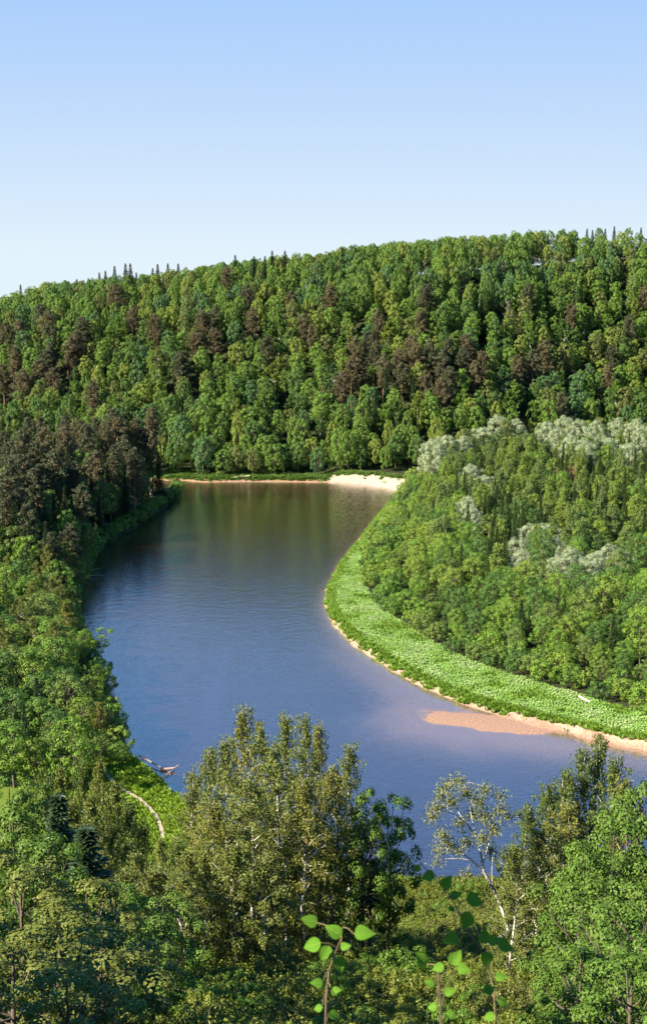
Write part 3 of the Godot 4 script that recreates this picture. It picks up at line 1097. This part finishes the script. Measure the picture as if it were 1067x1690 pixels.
# ---------------------------------------------------------------- grasses and the path
func build_grass() -> void:
	var tufts := []
	for k in 2:
		var L := leaves()
		for q in 24:
			var t := rng.randf() * TAU
			var out := Vector3(cos(t), 0, sin(t))
			var ln := rng.randf_range(0.4, 0.8)
			if k == 0:      # broad-leaved herb
				var p := out * rng.randf_range(0.05, 0.45) + Vector3(0, rng.randf_range(0.25, 0.65), 0)
				L.leaf(p, (Vector3(0, 1, 0) + L.sphere() * 0.55).normalized(), rng.randf_range(0.17, 0.30), 0.19, tint(0.2))
			else:           # grass
				L.leaf_along(out * 0.12 + out * ln * 0.25 + Vector3(0, ln * 0.45, 0), out.cross(Vector3.UP).normalized(), (out * 0.5 + Vector3(0, 1, 0)).normalized(), ln, 0.09, tint(0.25))
		tufts.append(L.mesh())
	var green := leafy("herb leaves", 1, 1, 1, 0.5, 0.5)
	var where := []
	var cols := PackedColorArray()
	var where_b := []
	var cols_b := PackedColorArray()
	for k in 220000:
		var p := Vector2(rng.randf_range(-2.0, 110.0), rng.randf_range(-520.0, -205.0))
		if not Geometry2D.is_point_in_polygon(p, strip):
			continue
		var s := shore(p.x, p.y)
		var jag := noise.get_noise_2d(p.x * 22.0, p.y * 22.0)
		if p.y < -478.0 and s.x < 5.0 + jag * 9.0:
			continue
		if s.x < 0.7 + jag * 2.2 and rng.randf() < 0.93:
			continue
		var patch := noise.get_noise_2d(p.x * 7.0, p.y * 7.0) + rng.randf_range(-0.15, 0.15)
		var f := rng.randf_range(0.8, 1.2)
		var q := Vector3(p.x, height(p.x, p.y) - 0.05, p.y)
		if s.x < 3.0 or patch < -0.25:
			where_b.append(put(q, rng.randf() * TAU, Vector3.ONE * rng.randf_range(0.8, 1.5)))
			cols_b.append(Color(0.14 * f, 0.25 * f, 0.028 * f))
		else:
			where.append(put(q, rng.randf() * TAU, Vector3.ONE * rng.randf_range(0.8, 1.4)))
			var pale := smoothstep(0.0, 0.35, patch)
			cols.append(Color(lerpf(0.20, 0.27, pale) * f, lerpf(0.33, 0.37, pale) * f, lerpf(0.07, 0.13, pale) * f))
	# the small meadow by the path
	for k in 26000:
		var p := Vector2(rng.randf_range(-42.0, 6.0), rng.randf_range(-238.0, -168.0))
		var s := shore(p.x, p.y)
		if s.x < 0.3 or s.y > 0.5:
			continue
		if path_away(p) < 0.45:
			continue
		var f := rng.randf_range(0.8, 1.2)
		where_b.append(put(Vector3(p.x, height(p.x, p.y) - 0.04, p.y), rng.randf() * TAU, Vector3.ONE * rng.randf_range(0.5, 0.95)))
		cols_b.append(Color(0.19 * f, 0.30 * f, 0.022 * f))
	# green fringe on the far bank
	for k in 9000:
		var p := Vector2(rng.randf_range(-60.0, 40.0), rng.randf_range(-540.0, -512.0))
		var s := shore(p.x, p.y)
		var jag := noise.get_noise_2d(p.x * 22.0, p.y * 22.0)
		if s.x < 0.8 or s.y < 1.5 or s.x > 11.0 or (p.x > 2.0 and s.x < 6.5 + jag * 8.0):
			continue
		var f := rng.randf_range(0.8, 1.2)
		where_b.append(put(Vector3(p.x, height(p.x, p.y) - 0.05, p.y), rng.randf() * TAU, Vector3.ONE * rng.randf_range(0.9, 1.6)))
		cols_b.append(Color(0.085 * f, 0.16 * f, 0.022 * f))
	var o := scatter("bank_herbs", tufts[0], green, where, cols)
	tag(o, "pale green broad-leaved herbs covering the strip along the right bank", "herbs")
	o = scatter("meadow_grass", tufts[1], green, where_b, cols_b)
	tag(o, "bright green grass along the river banks and on the small meadow", "grass")
	# path
	var st := SurfaceTool.new()
	st.begin(Mesh.PRIMITIVE_TRIANGLES)
	var line := path_line()
	for k in line.size() - 1:
		var a: Vector2 = line[k]
		var b: Vector2 = line[k + 1]
		var da := (line[mini(k + 1, line.size() - 1)] - line[maxi(k - 1, 0)]).normalized().orthogonal()
		var db := (line[mini(k + 2, line.size() - 1)] - a).normalized().orthogonal()
		var wa := 0.30 + 0.1 * sin(k * 2.3)
		var wb := 0.30 + 0.1 * sin((k + 1) * 2.3)
		var q := [a - da * wa, a + da * wa, b + db * wb, b - db * wb]
		for t in [0, 1, 2, 0, 2, 3]:
			var w: Vector2 = q[t]
			st.set_color(Color(0.30, 0.24, 0.17))
			st.add_vertex(Vector3(w.x, height(w.x, w.y) + 0.12, w.y))
	st.generate_normals()
	structure("path", st.commit(), solid("trodden earth", Color(1, 1, 1), 0.95))
	print("herbs ", where.size(), " grass ", where_b.size())

var path_pts: PackedVector2Array
func path_line() -> PackedVector2Array:
	if path_pts.is_empty():
		var c := Curve2D.new()
		for q in [[168, 1266], [180, 1280], [197, 1297], [222, 1308], [246, 1324], [260, 1342], [266, 1358], [268, 1376]]:
			var p := flat(on_level(q[0], q[1], 1.6))
			c.add_point(p)
		for k in range(1, c.point_count - 1):
			var t := (c.get_point_position(k + 1) - c.get_point_position(k - 1)) * 0.17
			c.set_point_in(k, -t)
			c.set_point_out(k, t)
		path_pts = c.tessellate_even_length(5, 0.8)
	return path_pts

func path_away(p: Vector2) -> float:
	var best := 1e9
	var line := path_line()
	for k in range(0, line.size() - 1):
		best = minf(best, line[k].distance_squared_to(p))
	return sqrt(best)

# ---------------------------------------------------------------- the near slope
func fore(called: String, label: String, group: String, kind: Dictionary, leaf: Material, px: float, py: float, d: float, wide := 0.0) -> void:
	var top := at_depth(px, py, d)
	var g := height(top.x, top.z)
	tree(called, label, group, kind, leaf, wood_dark, Vector3(top.x, g, top.z), maxf(2.0, top.y - g), wide)

func build_slope() -> void:
	var near_birch := []
	for k in 5:
		near_birch.append(birch(16.0, 2.0, 0.10, 40, 40, 0.15))
	var small_birch := []
	for k in 4:
		small_birch.append(birch(10.0, 1.7, 0.06, 30, 40, 0.16))
	var maples := []
	for k in 4:
		maples.append(broad(12.0, 3.0, 0.04, 54, 0.66, 150, 0.18, 0.28, 0.05))
	var linden := leafy("yellowish linden leaves", 0.115, 0.135, 0.024, 0.42, 0.5)
	var maple_leaf := leafy("maple leaves", 0.078, 0.140, 0.018, 0.42, 0.5)
	var g := "birches on the near slope"
	var big := "tall birch in the dense clump in front of the blue water"
	for q in [[345, 1240, 112, 2.0], [400, 1176, 105, 2.1], [372, 1225, 101, 2.0], [432, 1205, 108, 2.0], [470, 1186, 111, 1.7], [503, 1188, 105, 1.8], [526, 1205, 109, 1.6], [576, 1238, 103, 1.8], [552, 1270, 98, 1.9], [318, 1285, 108, 2.0], [455, 1240, 99, 2.2], [415, 1290, 95, 2.2], [350, 1330, 95, 2.2], [500, 1290, 96, 2.1]]:
		var which := "tallest birch, topping the dense clump in front of the blue water" if q[1] == 1176 else big
		fore("birch_tree", which, g, pick(near_birch), birch_leaf[0 if rng.randf() < 0.6 else 1], q[0], q[1], q[2], q[3])
	for q in [[612, 1285, 101, 2.4], [640, 1302, 104, 2.5], [600, 1340, 98, 2.4]]:
		fore("leafy_tree", "green leafy tree at the shaded edge of the near birch clump", "dark trees beside the near birch clump", pick(maples), maple_leaf, q[0], q[1], q[2], q[3])
	for q in [[135, 1264, 150], [165, 1260, 148], [190, 1298, 142], [215, 1330, 136], [100, 1272, 140], [75, 1290, 132], [235, 1365, 130], [265, 1392, 124], [150, 1320, 128], [185, 1370, 120], [120, 1330, 118], [225, 1410, 112], [290, 1400, 104], [310, 1410, 95], [255, 1440, 100], [340, 1400, 90], [385, 1395, 88], [300, 1450, 86], [435, 1420, 88], [205, 1445, 98], [170, 1410, 108]]:
		fore("young_birch", "slim young birch on the slope below the meadow path", g, pick(small_birch), birch_leaf[0 if rng.randf() < 0.7 else 2], q[0], q[1], q[2], rng.randf_range(1.4, 1.9))
	# dark spruces and lindens in the left corner
	var near_spruce := [spruce(11.0, 2.0, 0.34, 0.38), spruce(11.0, 2.3, 0.34, 0.40)]
	for q in [[95, 1308, 78, 3.6], [142, 1362, 70, 3.8]]:
		fore("spruce_tree", "black-green spruce with heavy boughs on the near slope", "spruces on the near slope", near_spruce[rng.randi() % 2], spruce_leaf[0], q[0], q[1], q[2], q[3])
	for q in [[24.0, -13.0, 10.0], [31.0, -15.5, 12.0], [38.0, -17.0, 13.0], [45.0, -19.5, 13.0], [54.0, -21.5, 14.0], [63.0, -24.5, 14.0], [72.0, -26.0, 14.0], [34.0, -21.0, 14.0], [50.0, -26.0, 15.0]]:  # spruces out of view to the left, placed to darken the lower left corner
		var at := Vector3(q[1], height(q[1], -q[0]), -q[0])
		tree("spruce_tree", "tall dark spruce out of view on the near slope, placed to shade the lindens", "unseen shading spruces on the near slope", near_spruce[rng.randi() % 2], spruce_leaf[0], wood_dark, at, q[2] + 3.5, 3.2)
	for q in [[10, 1262, 84, 3.0], [50, 1275, 88, 2.8], [25, 1320, 72, 3.0], [60, 1365, 64, 2.8], [188, 1440, 62, 2.4]]:
		fore("leafy_tree", "green leafy tree beside the spruces on the near slope", "leafy trees beside the near spruces", pick(maples), maple_leaf, q[0], q[1], q[2], q[3])
	for q in [[30, 1395, 47, 2.6, "tallest yellowish linden below the dark near spruces"], [150, 1440, 44, 2.4, "yellowish linden between the spruces and the fresh green tree"], [80, 1490, 38, 2.4, "broad yellowish linden in front of the tallest linden"], [10, 1540, 32, 2.0, "low yellowish linden in front of the broad linden"], [180, 1540, 34, 2.0, "low yellowish linden in front of the fresh green tree"], [110, 1580, 28, 1.6, "smallest yellowish linden between the two low lindens"]]:
		fore("linden_tree", q[4], "lindens on the near slope", pick(maples), linden, q[0], q[1], q[2], q[3])
	for q in [[270, 1462, 58, 2.0], [245, 1500, 50, 1.6]]:
		fore("leafy_tree", "fresh green leafy tree beside the yellowish lindens", "green trees beside the lindens", pick(maples), maple_leaf, q[0], q[1], q[2], q[3])
	# right hand group
	for q in [[905, 1300, 95, 1.8], [868, 1335, 91, 1.7], [962, 1245, 98, 1.9], [988, 1222, 99, 1.8], [930, 1278, 97, 1.9], [1012, 1255, 95, 1.8], [890, 1370, 86, 1.8], [940, 1330, 88, 2.0], [850, 1400, 84, 1.6], [1030, 1290, 92, 1.8]]:
		fore("birch_tree", "tall birch behind the green maples" + (", beside the white leaning birch" if q[0] < 900 else ", rising highest over the shallows" if q[1] < 1250 else " of the near slope"), g, pick(near_birch), birch_leaf[rng.randi() % 3], q[0], q[1], q[2], q[3])
	for q in [[1010, 1345, 62, 2.3, "glossy green maple with a high crown before the right hand birches"], [965, 1372, 58, 2.1, "slimmer glossy maple beside the high crowned maple"], [1050, 1312, 64, 2.4, "broad glossy maple rising above the other maples"], [1062, 1262, 78, 2.2, "green maple standing behind the broad glossy maple"], [945, 1440, 50, 1.9, "low green maple at the edge of the yellowish slope bushes"], [1000, 1480, 43, 2.0, "rounded low maple in front of the slimmer glossy maple"], [1050, 1440, 48, 2.2, "middling maple in front of the broad glossy maple"], [960, 1545, 34, 1.4, "small maple sapling tree at the foot of the low maples"], [1040, 1560, 30, 1.6, "small rounded maple at the foot of the middling maple"]]:
		fore("maple_tree", q[4], "maples on the near slope", pick(maples), maple_leaf, q[0], q[1], q[2], q[3])
	# the leaning pale birch
	var d := 84.0
	var foot := at_depth(822, 1545, d)
	foot.y = height(foot.x, foot.z)
	var pos := func(px: float, py: float, dd: float) -> Vector3: return at_depth(px, py, dd) - foot
	var fork: Vector3 = pos.call(795, 1437, d)
	var kind := birch(10.0, 1.9, 0.45, 16, 9, 0.13, (pos.call(797, 1440, d) as Vector3) * Vector3(1, 0, 1), [])
	var lb := thing("leaning_birch", "white-barked leaning birch with thin foliage before the blue water", "tree", "", foot)
	var T := Tubes.new()
	var white := []
	for k in 9:
		var f := rng.randf_range(0.36, 0.50)
		white.append(Color(f, f * 0.96, f * 0.9) if k % 4 != 3 else Color(0.2, 0.17, 0.15))
	var lines := [
		[[pos.call(822, 1550, d), pos.call(838, 1535, d), pos.call(828, 1500, d), pos.call(815, 1470, d), pos.call(797, 1437, d)], 0.13, 0.10],
		[[pos.call(797, 1437, d), pos.call(778, 1420, d), pos.call(762, 1408, d - 0.5), pos.call(748, 1395, d - 1.0)], 0.08, 0.02],
		[[pos.call(797, 1437, d), pos.call(793, 1410, d + 0.3), pos.call(784, 1380, d + 0.5), pos.call(770, 1360, d + 0.4), pos.call(752, 1345, d), pos.call(738, 1340, d - 0.4)], 0.09, 0.02],
		[[pos.call(770, 1360, d + 0.4), pos.call(757, 1342, d + 0.8), pos.call(745, 1322, d + 1.0)], 0.05, 0.012],
		[[pos.call(784, 1380, d + 0.5), pos.call(778, 1350, d + 1.0), pos.call(772, 1320, d + 1.0), pos.call(762, 1292, d + 1.2)], 0.05, 0.012],
		[[pos.call(795, 1430, d), pos.call(808, 1385, d + 0.8), pos.call(815, 1350, d + 1.0), pos.call(822, 1325, d + 1.2)], 0.05, 0.012],
		[[pos.call(812, 1462, d), pos.call(811, 1440, d - 0.3), pos.call(812, 1415, d - 0.4)], 0.04, 0.012],
	]
	for l in lines:
		T.tube(l[0], taper(l[1], l[2], l[0].size()), 7, white)
	var L := leaves()
	for q in [[735, 1295, 18], [755, 1285, 16], [720, 1330, 18], [712, 1345, 12], [745, 1320, 20], [770, 1305, 22], [790, 1320, 22], [800, 1345, 22], [825, 1335, 18], [838, 1345, 10], [815, 1365, 20], [780, 1340, 20], [795, 1380, 20], [810, 1400, 16], [730, 1375, 16], [740, 1390, 18], [722, 1400, 10], [755, 1400, 12], [770, 1385, 14], [728, 1310, 14], [825, 1310, 10], [770, 1440, 10], [760, 1355, 14], [720, 1420, 6], [800, 1300, 14]]:
		var c: Vector3 = pos.call(q[0], q[1], d + rng.randf_range(-1.2, 1.4))
		var near_pt: Vector3 = lines[2][0][3]
		for l in lines:
			for e in l[0]:
				if (e as Vector3).distance_to(c) < near_pt.distance_to(c):
					near_pt = e
		T.tube(bend_line(near_pt, c, Vector3(0, 0.15, 0), 4), taper(0.018, 0.006, 4), 4, [Color(0.45, 0.4, 0.36), Color(0.3, 0.25, 0.2)])
		for k in int(q[2] * 20):
			var s := L.sphere() * rng.randf()
			var p := c + Vector3(s.x * 0.75, s.y * 0.65 - 0.15, s.z * 0.75)
			var size := 0.13 * rng.randf_range(0.7, 1.3)
			L.leaf(p, (L.sphere() + Vector3(0, 0.3, 0)).normalized(), size, size * 0.7, tint(0.3))
	part("trunk", T.mesh(), wood_dark, lb)
	part("crown", L.mesh(), leafy("thin greyish birch leaves", 0.165, 0.18, 0.07, 0.45), lb)
	# bushes
	var bushes := []
	for k in 6:
		bushes.append(broad(2.4, rng.randf_range(1.2, 1.7), 0.0, 24, 0.5, 110, 0.14, 0.3, 0.2))
	var bush_leaf := [["yellowish green", leafy("yellowish bush leaves", 0.130, 0.155, 0.022, 0.5, 0.45)], ["fresh green", leafy("fresh bush leaves", 0.085, 0.155, 0.018, 0.5, 0.45)], ["olive", leafy("olive bush leaves", 0.105, 0.115, 0.028, 0.5, 0.45)]]
	var limit := [[0, 1420], [160, 1400], [200, 1330], [270, 1370], [300, 1400], [640, 1475], [665, 1478], [700, 1470], [780, 1470], [805, 1440], [860, 1400], [1067, 1350]]
	var z := -20.0
	var made := 0
	while z > -178.0:
		var x := -70.0
		var step := 2.3 + -z * 0.022
		while x < 70.0:
			var p := Vector3(x + rng.randf_range(-1, 1), 0, z + rng.randf_range(-1, 1))
			p.y = height(p.x, p.z)
			var tall := rng.randf_range(1.1, 2.6)
			if p.z > -45.0:
				tall *= 0.6
			var pix := to_pixel(p + Vector3(0, tall, 0))
			if pix.x > -30 and pix.x < 1097 and pix.y < 1740 and shore(p.x, p.z).x > 2.0 and is_free(p.x, p.z, 0.6):
				var lim := table(limit, pix.x) + rng.randf_range(-20.0, 8.0)
				if pix.y < lim and tall > 1.0:
					tall = 1.0
					pix = to_pixel(p + Vector3(0, tall, 0))
				if pix.y > lim and path_away(Vector2(p.x, p.z)) > 2.0 and made < 299 and (p.z < -60.0 or rng.randf() < 0.6):
					made += 1
					var tone := 0 if rng.randf() < 0.45 else 1 if rng.randf() < 0.6 else 2
					tree("bush", "%s low bush on the near slope" % bush_leaf[tone][0], "low bushes on the near slope", pick(bushes), bush_leaf[tone][1], wood_dark, p, tall, tall * 0.62, "foliage", "bush")
			x += step
		z -= step
	print("bushes ", made)
	# herbs and saplings between them
	var M := leaves()
	for q in 22:
		var y := rng.randf_range(0.1, 1.0)
		var t := rng.randf() * TAU
		var out := Vector3(cos(t), 0, sin(t))
		M.leaf(out * rng.randf_range(0.05, 0.28) + Vector3(0, y, 0), (out * 0.5 + Vector3(0, 1, 0) + M.sphere() * 0.4).normalized(), rng.randf_range(0.12, 0.24), 0.1, tint(0.3))
	M.leaf_along(Vector3(0, 0.5, 0), Vector3(1, 0, 0), Vector3(0, 1, 0), 1.0, 0.02, Color(1.2, 0.8, 0.5))
	M.leaf_along(Vector3(0, 0.5, 0), Vector3(0, 0, 1), Vector3(0, 1, 0), 1.0, 0.02, Color(1.2, 0.8, 0.5))
	var where := []
	var cols := PackedColorArray()
	for k in 30000:
		var dd := 12.0 + 165.0 * sqrt(rng.randf())
		var p := Vector3(rng.randf_range(-0.25, 0.25) * (dd + 4.0), 0, -dd)
		if shore(p.x, p.z).x < 1.0 or path_away(Vector2(p.x, p.z)) < 1.2 or dd > 172.0:
			continue
		p.y = height(p.x, p.z) - 0.05
		var tall := rng.randf_range(0.6, 1.5)
		where.append(put(p, rng.randf() * TAU, Vector3(1.1, tall, 1.1)))
		var f := rng.randf_range(0.75, 1.25)
		var yellow := noise.get_noise_2d(p.x * 12.0, p.z * 12.0) * 0.5 + 0.5
		cols.append(Color(lerpf(0.08, 0.15, yellow) * f, lerpf(0.135, 0.165, yellow) * f, 0.022 * f))
	var o := scatter("slope_herbs", M.mesh(), leafy("slope herb leaves", 1, 1, 1, 0.5, 0.45), where, cols)
	tag(o, "yellow-green herbs and seedlings covering the near slope", "herbs")

# ---------------------------------------------------------------- twigs close to the viewer
func broad_leaf_mesh() -> ArrayMesh:
	var st := SurfaceTool.new()
	st.begin(Mesh.PRIMITIVE_TRIANGLES)
	var rows := 17
	var grid := []
	for k in rows:
		var t := k / float(rows - 1)
		var wide := 0.40 * pow(sin(PI * pow(t, 0.72)), 0.75) * (1.0 - 0.35 * t * t)
		wide *= 1.0 + (0.05 if k % 2 else -0.03)
		var row := []
		for q in [-1.0, -0.55, 0.0, 0.55, 1.0]:
			var rib := 0.012 * sin(t * 40.0) * absf(q)
			row.append(Vector3(wide * q + 0.03 * sin(t * 5.0), absf(q) * 0.28 * wide - 0.20 * t * t + rib, t))
		grid.append(row)
	for k in rows - 1:
		for q in 4:
			var a: Vector3 = grid[k][q]
			var b: Vector3 = grid[k][q + 1]
			var c: Vector3 = grid[k + 1][q + 1]
			var e: Vector3 = grid[k + 1][q]
			for p in [a, b, c, a, c, e]:
				st.set_color(Color(1, 1, 1))
				st.set_smooth_group(0)
				st.add_vertex(p)
	st.index()
	st.generate_normals()
	return st.commit()

func vein_mesh() -> ArrayMesh:
	var T := Tubes.new()
	var mid := []
	for k in 7:
		var t := k / 6.0
		mid.append(Vector3(0.03 * sin(t * 5.0), 0.006 - 0.20 * t * t, t * 0.97))
	T.tube(mid, taper(0.014, 0.003, 7), 4, [Color(1, 1, 1)])
	for k in 6:
		for e in [-1.0, 1.0]:
			var t := 0.1 + k * 0.13
			var t2 := minf(t + 0.20, 0.95)
			var wide := 0.36 * pow(sin(PI * pow(t2, 0.72)), 0.75) * (1.0 - 0.35 * t2 * t2)
			T.tube([Vector3(0.03 * sin(t * 5.0), 0.006 - 0.20 * t * t, t), Vector3(wide * 0.9 * e, 0.26 * wide + 0.010 - 0.20 * t2 * t2, t2)], [0.007, 0.003], 3, [Color(1, 1, 1)])
	return T.mesh()

func build_near_sprigs() -> void:
	var leaf_mesh := broad_leaf_mesh()
	var veins := vein_mesh()
	var vein_mat := leafy("leaf vein", 0.16, 0.27, 0.05, 0.4, 0.7)
	var bright := leafy("near leaf", 0.090, 0.200, 0.018, 0.7, 0.7)
	bright.metallic_specular = 0.15
	var stem_mat := solid("twig", Color(1, 1, 1), 0.8)
	var data := [
		["leafy_sapling", "shaded dark-leaved sapling rising close in front of the leaning birch", bright, 2.9,
			[[696, 1428], [717, 1450], [741, 1477], [756, 1504], [772, 1537], [789, 1563], [805, 1598], [815, 1640], [818, 1700]],
			[[688, 1434, 12, 200], [705, 1446, 18, 250], [737, 1456, 17, 20], [752, 1477, 13, 60], [784, 1486, 26, 100], [744, 1500, 10, 280], [769, 1520, 21, 200], [742, 1550, 21, 250], [799, 1545, 18, 350], [816, 1552, 16, 60], [835, 1562, 21, 100], [802, 1584, 18, 180], [826, 1612, 13, 70], [804, 1632, 14, 280], [830, 1655, 13, 110], [806, 1678, 14, 250]]],
		["leafy_sapling", "bright green sapling with broad rounded leaves close in front", bright, 2.7,
			[[566, 1530], [563, 1548], [552, 1575], [543, 1600], [538, 1650], [537, 1700]],
			[[510, 1519, 18, 290], [550, 1536, 24, 300], [601, 1540, 24, 80], [514, 1560, 24, 250], [536, 1574, 20, 210], [570, 1562, 14, 60], [560, 1592, 20, 160], [522, 1622, 14, 280], [556, 1636, 14, 70], [524, 1664, 13, 250], [552, 1676, 14, 110]]],
		["leafy_sapling", "light green sapling whose leaf tips reach up beside the dark sapling", bright, 2.5,
			[[722, 1590], [724, 1620], [726, 1650], [727, 1700]],
			[[695, 1583, 22, 330], [752, 1580, 23, 30], [722, 1597, 14, 250], [765, 1600, 16, 80], [708, 1622, 13, 290], [742, 1636, 14, 60], [712, 1662, 14, 250], [744, 1676, 13, 100]]],
	]
	for s in data:
		var d: float = s[3]
		var low := at_depth(s[4][-1][0], s[4][-1][1], d)
		var foot := Vector3(low.x, height(low.x, low.z), low.z)
		var o := thing(s[0], s[1], "sapling", "", foot)
		var pts := []
		for q in s[4]:
			pts.append(at_depth(q[0], q[1], d) - foot)
		pts.append(Vector3(0, -0.1, 0))
		var T := Tubes.new()
		T.tube(pts, taper(0.0010, 0.0030, pts.size()), 6, bark(0.12, 0.085, 0.05))
		for q in s[5]:
			var r: float = q[2] * 1.55 / FOCAL * d * rng.randf_range(0.85, 1.1)
			var c := at_depth(q[0], q[1], d + rng.randf_range(-0.12, 0.12)) - foot
			var a := deg_to_rad(q[3])
			var dir := Vector3(sin(a), cos(a), rng.randf_range(-0.3, 0.3)).normalized()
			var face := Vector3(rng.randf_range(-0.35, 0.2), 0.75, 0.75).normalized()
			var across := face.cross(dir).normalized()
			face = dir.cross(across).normalized()
			var base := c - dir * r * 0.5
			var best: Vector3 = pts[0]
			for k in pts.size() - 1:
				for e in 6:
					var w: Vector3 = (pts[k] as Vector3).lerp(pts[k + 1], e / 5.0)
					if w.distance_to(base) < best.distance_to(base):
						best = w
			T.tube(bend_line(best, base, Vector3(0, 0.004, 0), 3), [0.0015, 0.0013, 0.001], 4, [Color(0.14, 0.12, 0.05)])
			var leaf := part("leaf", leaf_mesh, s[2], o)
			leaf.transform = Transform3D(Basis(across * r, face * r, dir * r), base)
			part("vein", veins, vein_mat, leaf)
		part("stem", T.mesh(), stem_mat, o)

	# unseen hazel beside the viewer, its bough placed to shade the dark sapling
	var shaded := at_depth(768, 1515, 2.9)
	var bough := shaded + to_sun * 7.0 + Vector3(0.068, 0.135, -0.078)
	var root := Vector3(bough.x - 1.2, 0, bough.z + 0.8)
	root.y = height(root.x, root.z)
	var hazel := thing("unseen_hazel_bush", "unseen tall hazel bush beside the viewpoint, placed to shade the dark sapling", "bush", "", root)
	var H := Tubes.new()
	var L := leaves()
	var mids := [[bough - root, 0.255, 1000]]
	for k in 16:
		var t := k * 2.4
		mids.append([Vector3(cos(t) * 0.9 - 0.3, rng.randf_range(0.5, 1.7), sin(t) * 0.9 + 0.3), 0.5, 260])
	for q in mids:
		var c: Vector3 = q[0]
		H.tube(bend_line(Vector3(rng.randf_range(-0.2, 0.2), -0.2, rng.randf_range(-0.2, 0.2)), c, Vector3(0, 0.3, 0), 6), taper(0.03, 0.006, 6), 5, bark(0.12, 0.085, 0.05))
		for k in int(q[2]):
			var d := L.sphere()
			L.leaf(c + d * q[1] * pow(rng.randf(), 0.4), (d + Vector3(0, 0.8, 0) + L.sphere() * 0.5).normalized(), rng.randf_range(0.07, 0.11), 0.08, tint(0.2))
	part("stem", H.mesh(), stem_mat, hazel)
	part("foliage", L.mesh(), bright, hazel)

# ---------------------------------------------------------------- logs
func log_thing(called: String, label: String, lines: Array, col: Color) -> void:
	var first: Vector3 = lines[0][0][0]
	var foot := Vector3(first.x, height(first.x, first.z), first.z)
	var o := thing(called, label, "log", "", foot)
	for k in lines.size():
		var T := Tubes.new()
		var pts := []
		for p in lines[k][0]:
			pts.append(p - foot)
		T.tube(pts, taper(lines[k][1], lines[k][2], pts.size()), 8, bark(col.r, col.g, col.b))
		part("stem" if k == 0 else "branch", T.mesh(), wood_dark, o)

func build_driftwood() -> void:
	log_thing("driftwood_log", "pale fallen trunk lying in the water off the meadow", [
		[[on_level(231, 1249, 0.7), on_level(245, 1255, 0.55), on_level(262, 1265, 0.35), on_level(275, 1271, 0.1)], 0.16, 0.12]], Color(0.34, 0.27, 0.22))
	log_thing("driftwood_log", "forked pale driftwood stump grounded in the shallows off the meadow", [
		[[on_level(264, 1269, 0.15), on_level(275, 1269, 0.35), on_level(287, 1268, 0.3)], 0.24, 0.20],
		[[on_level(285, 1269, 0.3), on_level(291, 1265, 0.6), on_level(295, 1262, 0.9)], 0.10, 0.04],
		[[on_level(284, 1272, 0.25), on_level(276, 1278, 0.2), on_level(268, 1283, 0.1)], 0.13, 0.06],
		[[on_level(278, 1274, 0.25), on_level(281, 1279, 0.1)], 0.09, 0.05]], Color(0.27, 0.20, 0.16))
	var twigs := []
	twigs.append([[on_level(212, 1250, 1.0), on_level(228, 1258, 0.7), on_level(243, 1268, 0.3)], 0.10, 0.05])
	for k in 22:
		var a := on_level(rng.randf_range(212, 238), rng.randf_range(1250, 1262), 0.6)
		twigs.append([[a, a + Vector3(rng.randf_range(-0.3, 1.8), rng.randf_range(0.0, 0.7), rng.randf_range(-0.8, 1.2))], 0.045, 0.015])
	log_thing("brush_pile", "reddish tangle of dead branches at the water's edge", twigs, Color(0.22, 0.13, 0.10))
	log_thing("fallen_tree", "pale fallen tree lying along the far bank", [
		[[on_level(377, 789, 1.0), on_level(395, 787, 1.4), on_level(412, 785, 1.9)], 0.28, 0.16],
		[[on_level(395, 787, 1.4), on_level(400, 783, 2.6)], 0.10, 0.04]], Color(0.40, 0.33, 0.26))
	log_thing("fallen_tree", "bare fallen tree reaching into the water from the left bank", [
		[[on_level(128, 962, 0.9), on_level(150, 950, 0.6), on_level(172, 949, 0.2)], 0.14, 0.04],
		[[on_level(132, 958, 1.0), on_level(145, 941, 1.0), on_level(165, 938, 0.5)], 0.08, 0.03],
		[[on_level(140, 955, 0.8), on_level(158, 956, 0.4)], 0.06, 0.02]], Color(0.30, 0.25, 0.22))
	log_thing("fallen_log", "bleached log lying at the inner edge of the grassy strip", [
		[[on_level(955, 1149, 1.9), on_level(963, 1154, 2.0), on_level(973, 1158, 1.8)], 0.22, 0.14]], Color(0.62, 0.55, 0.45))
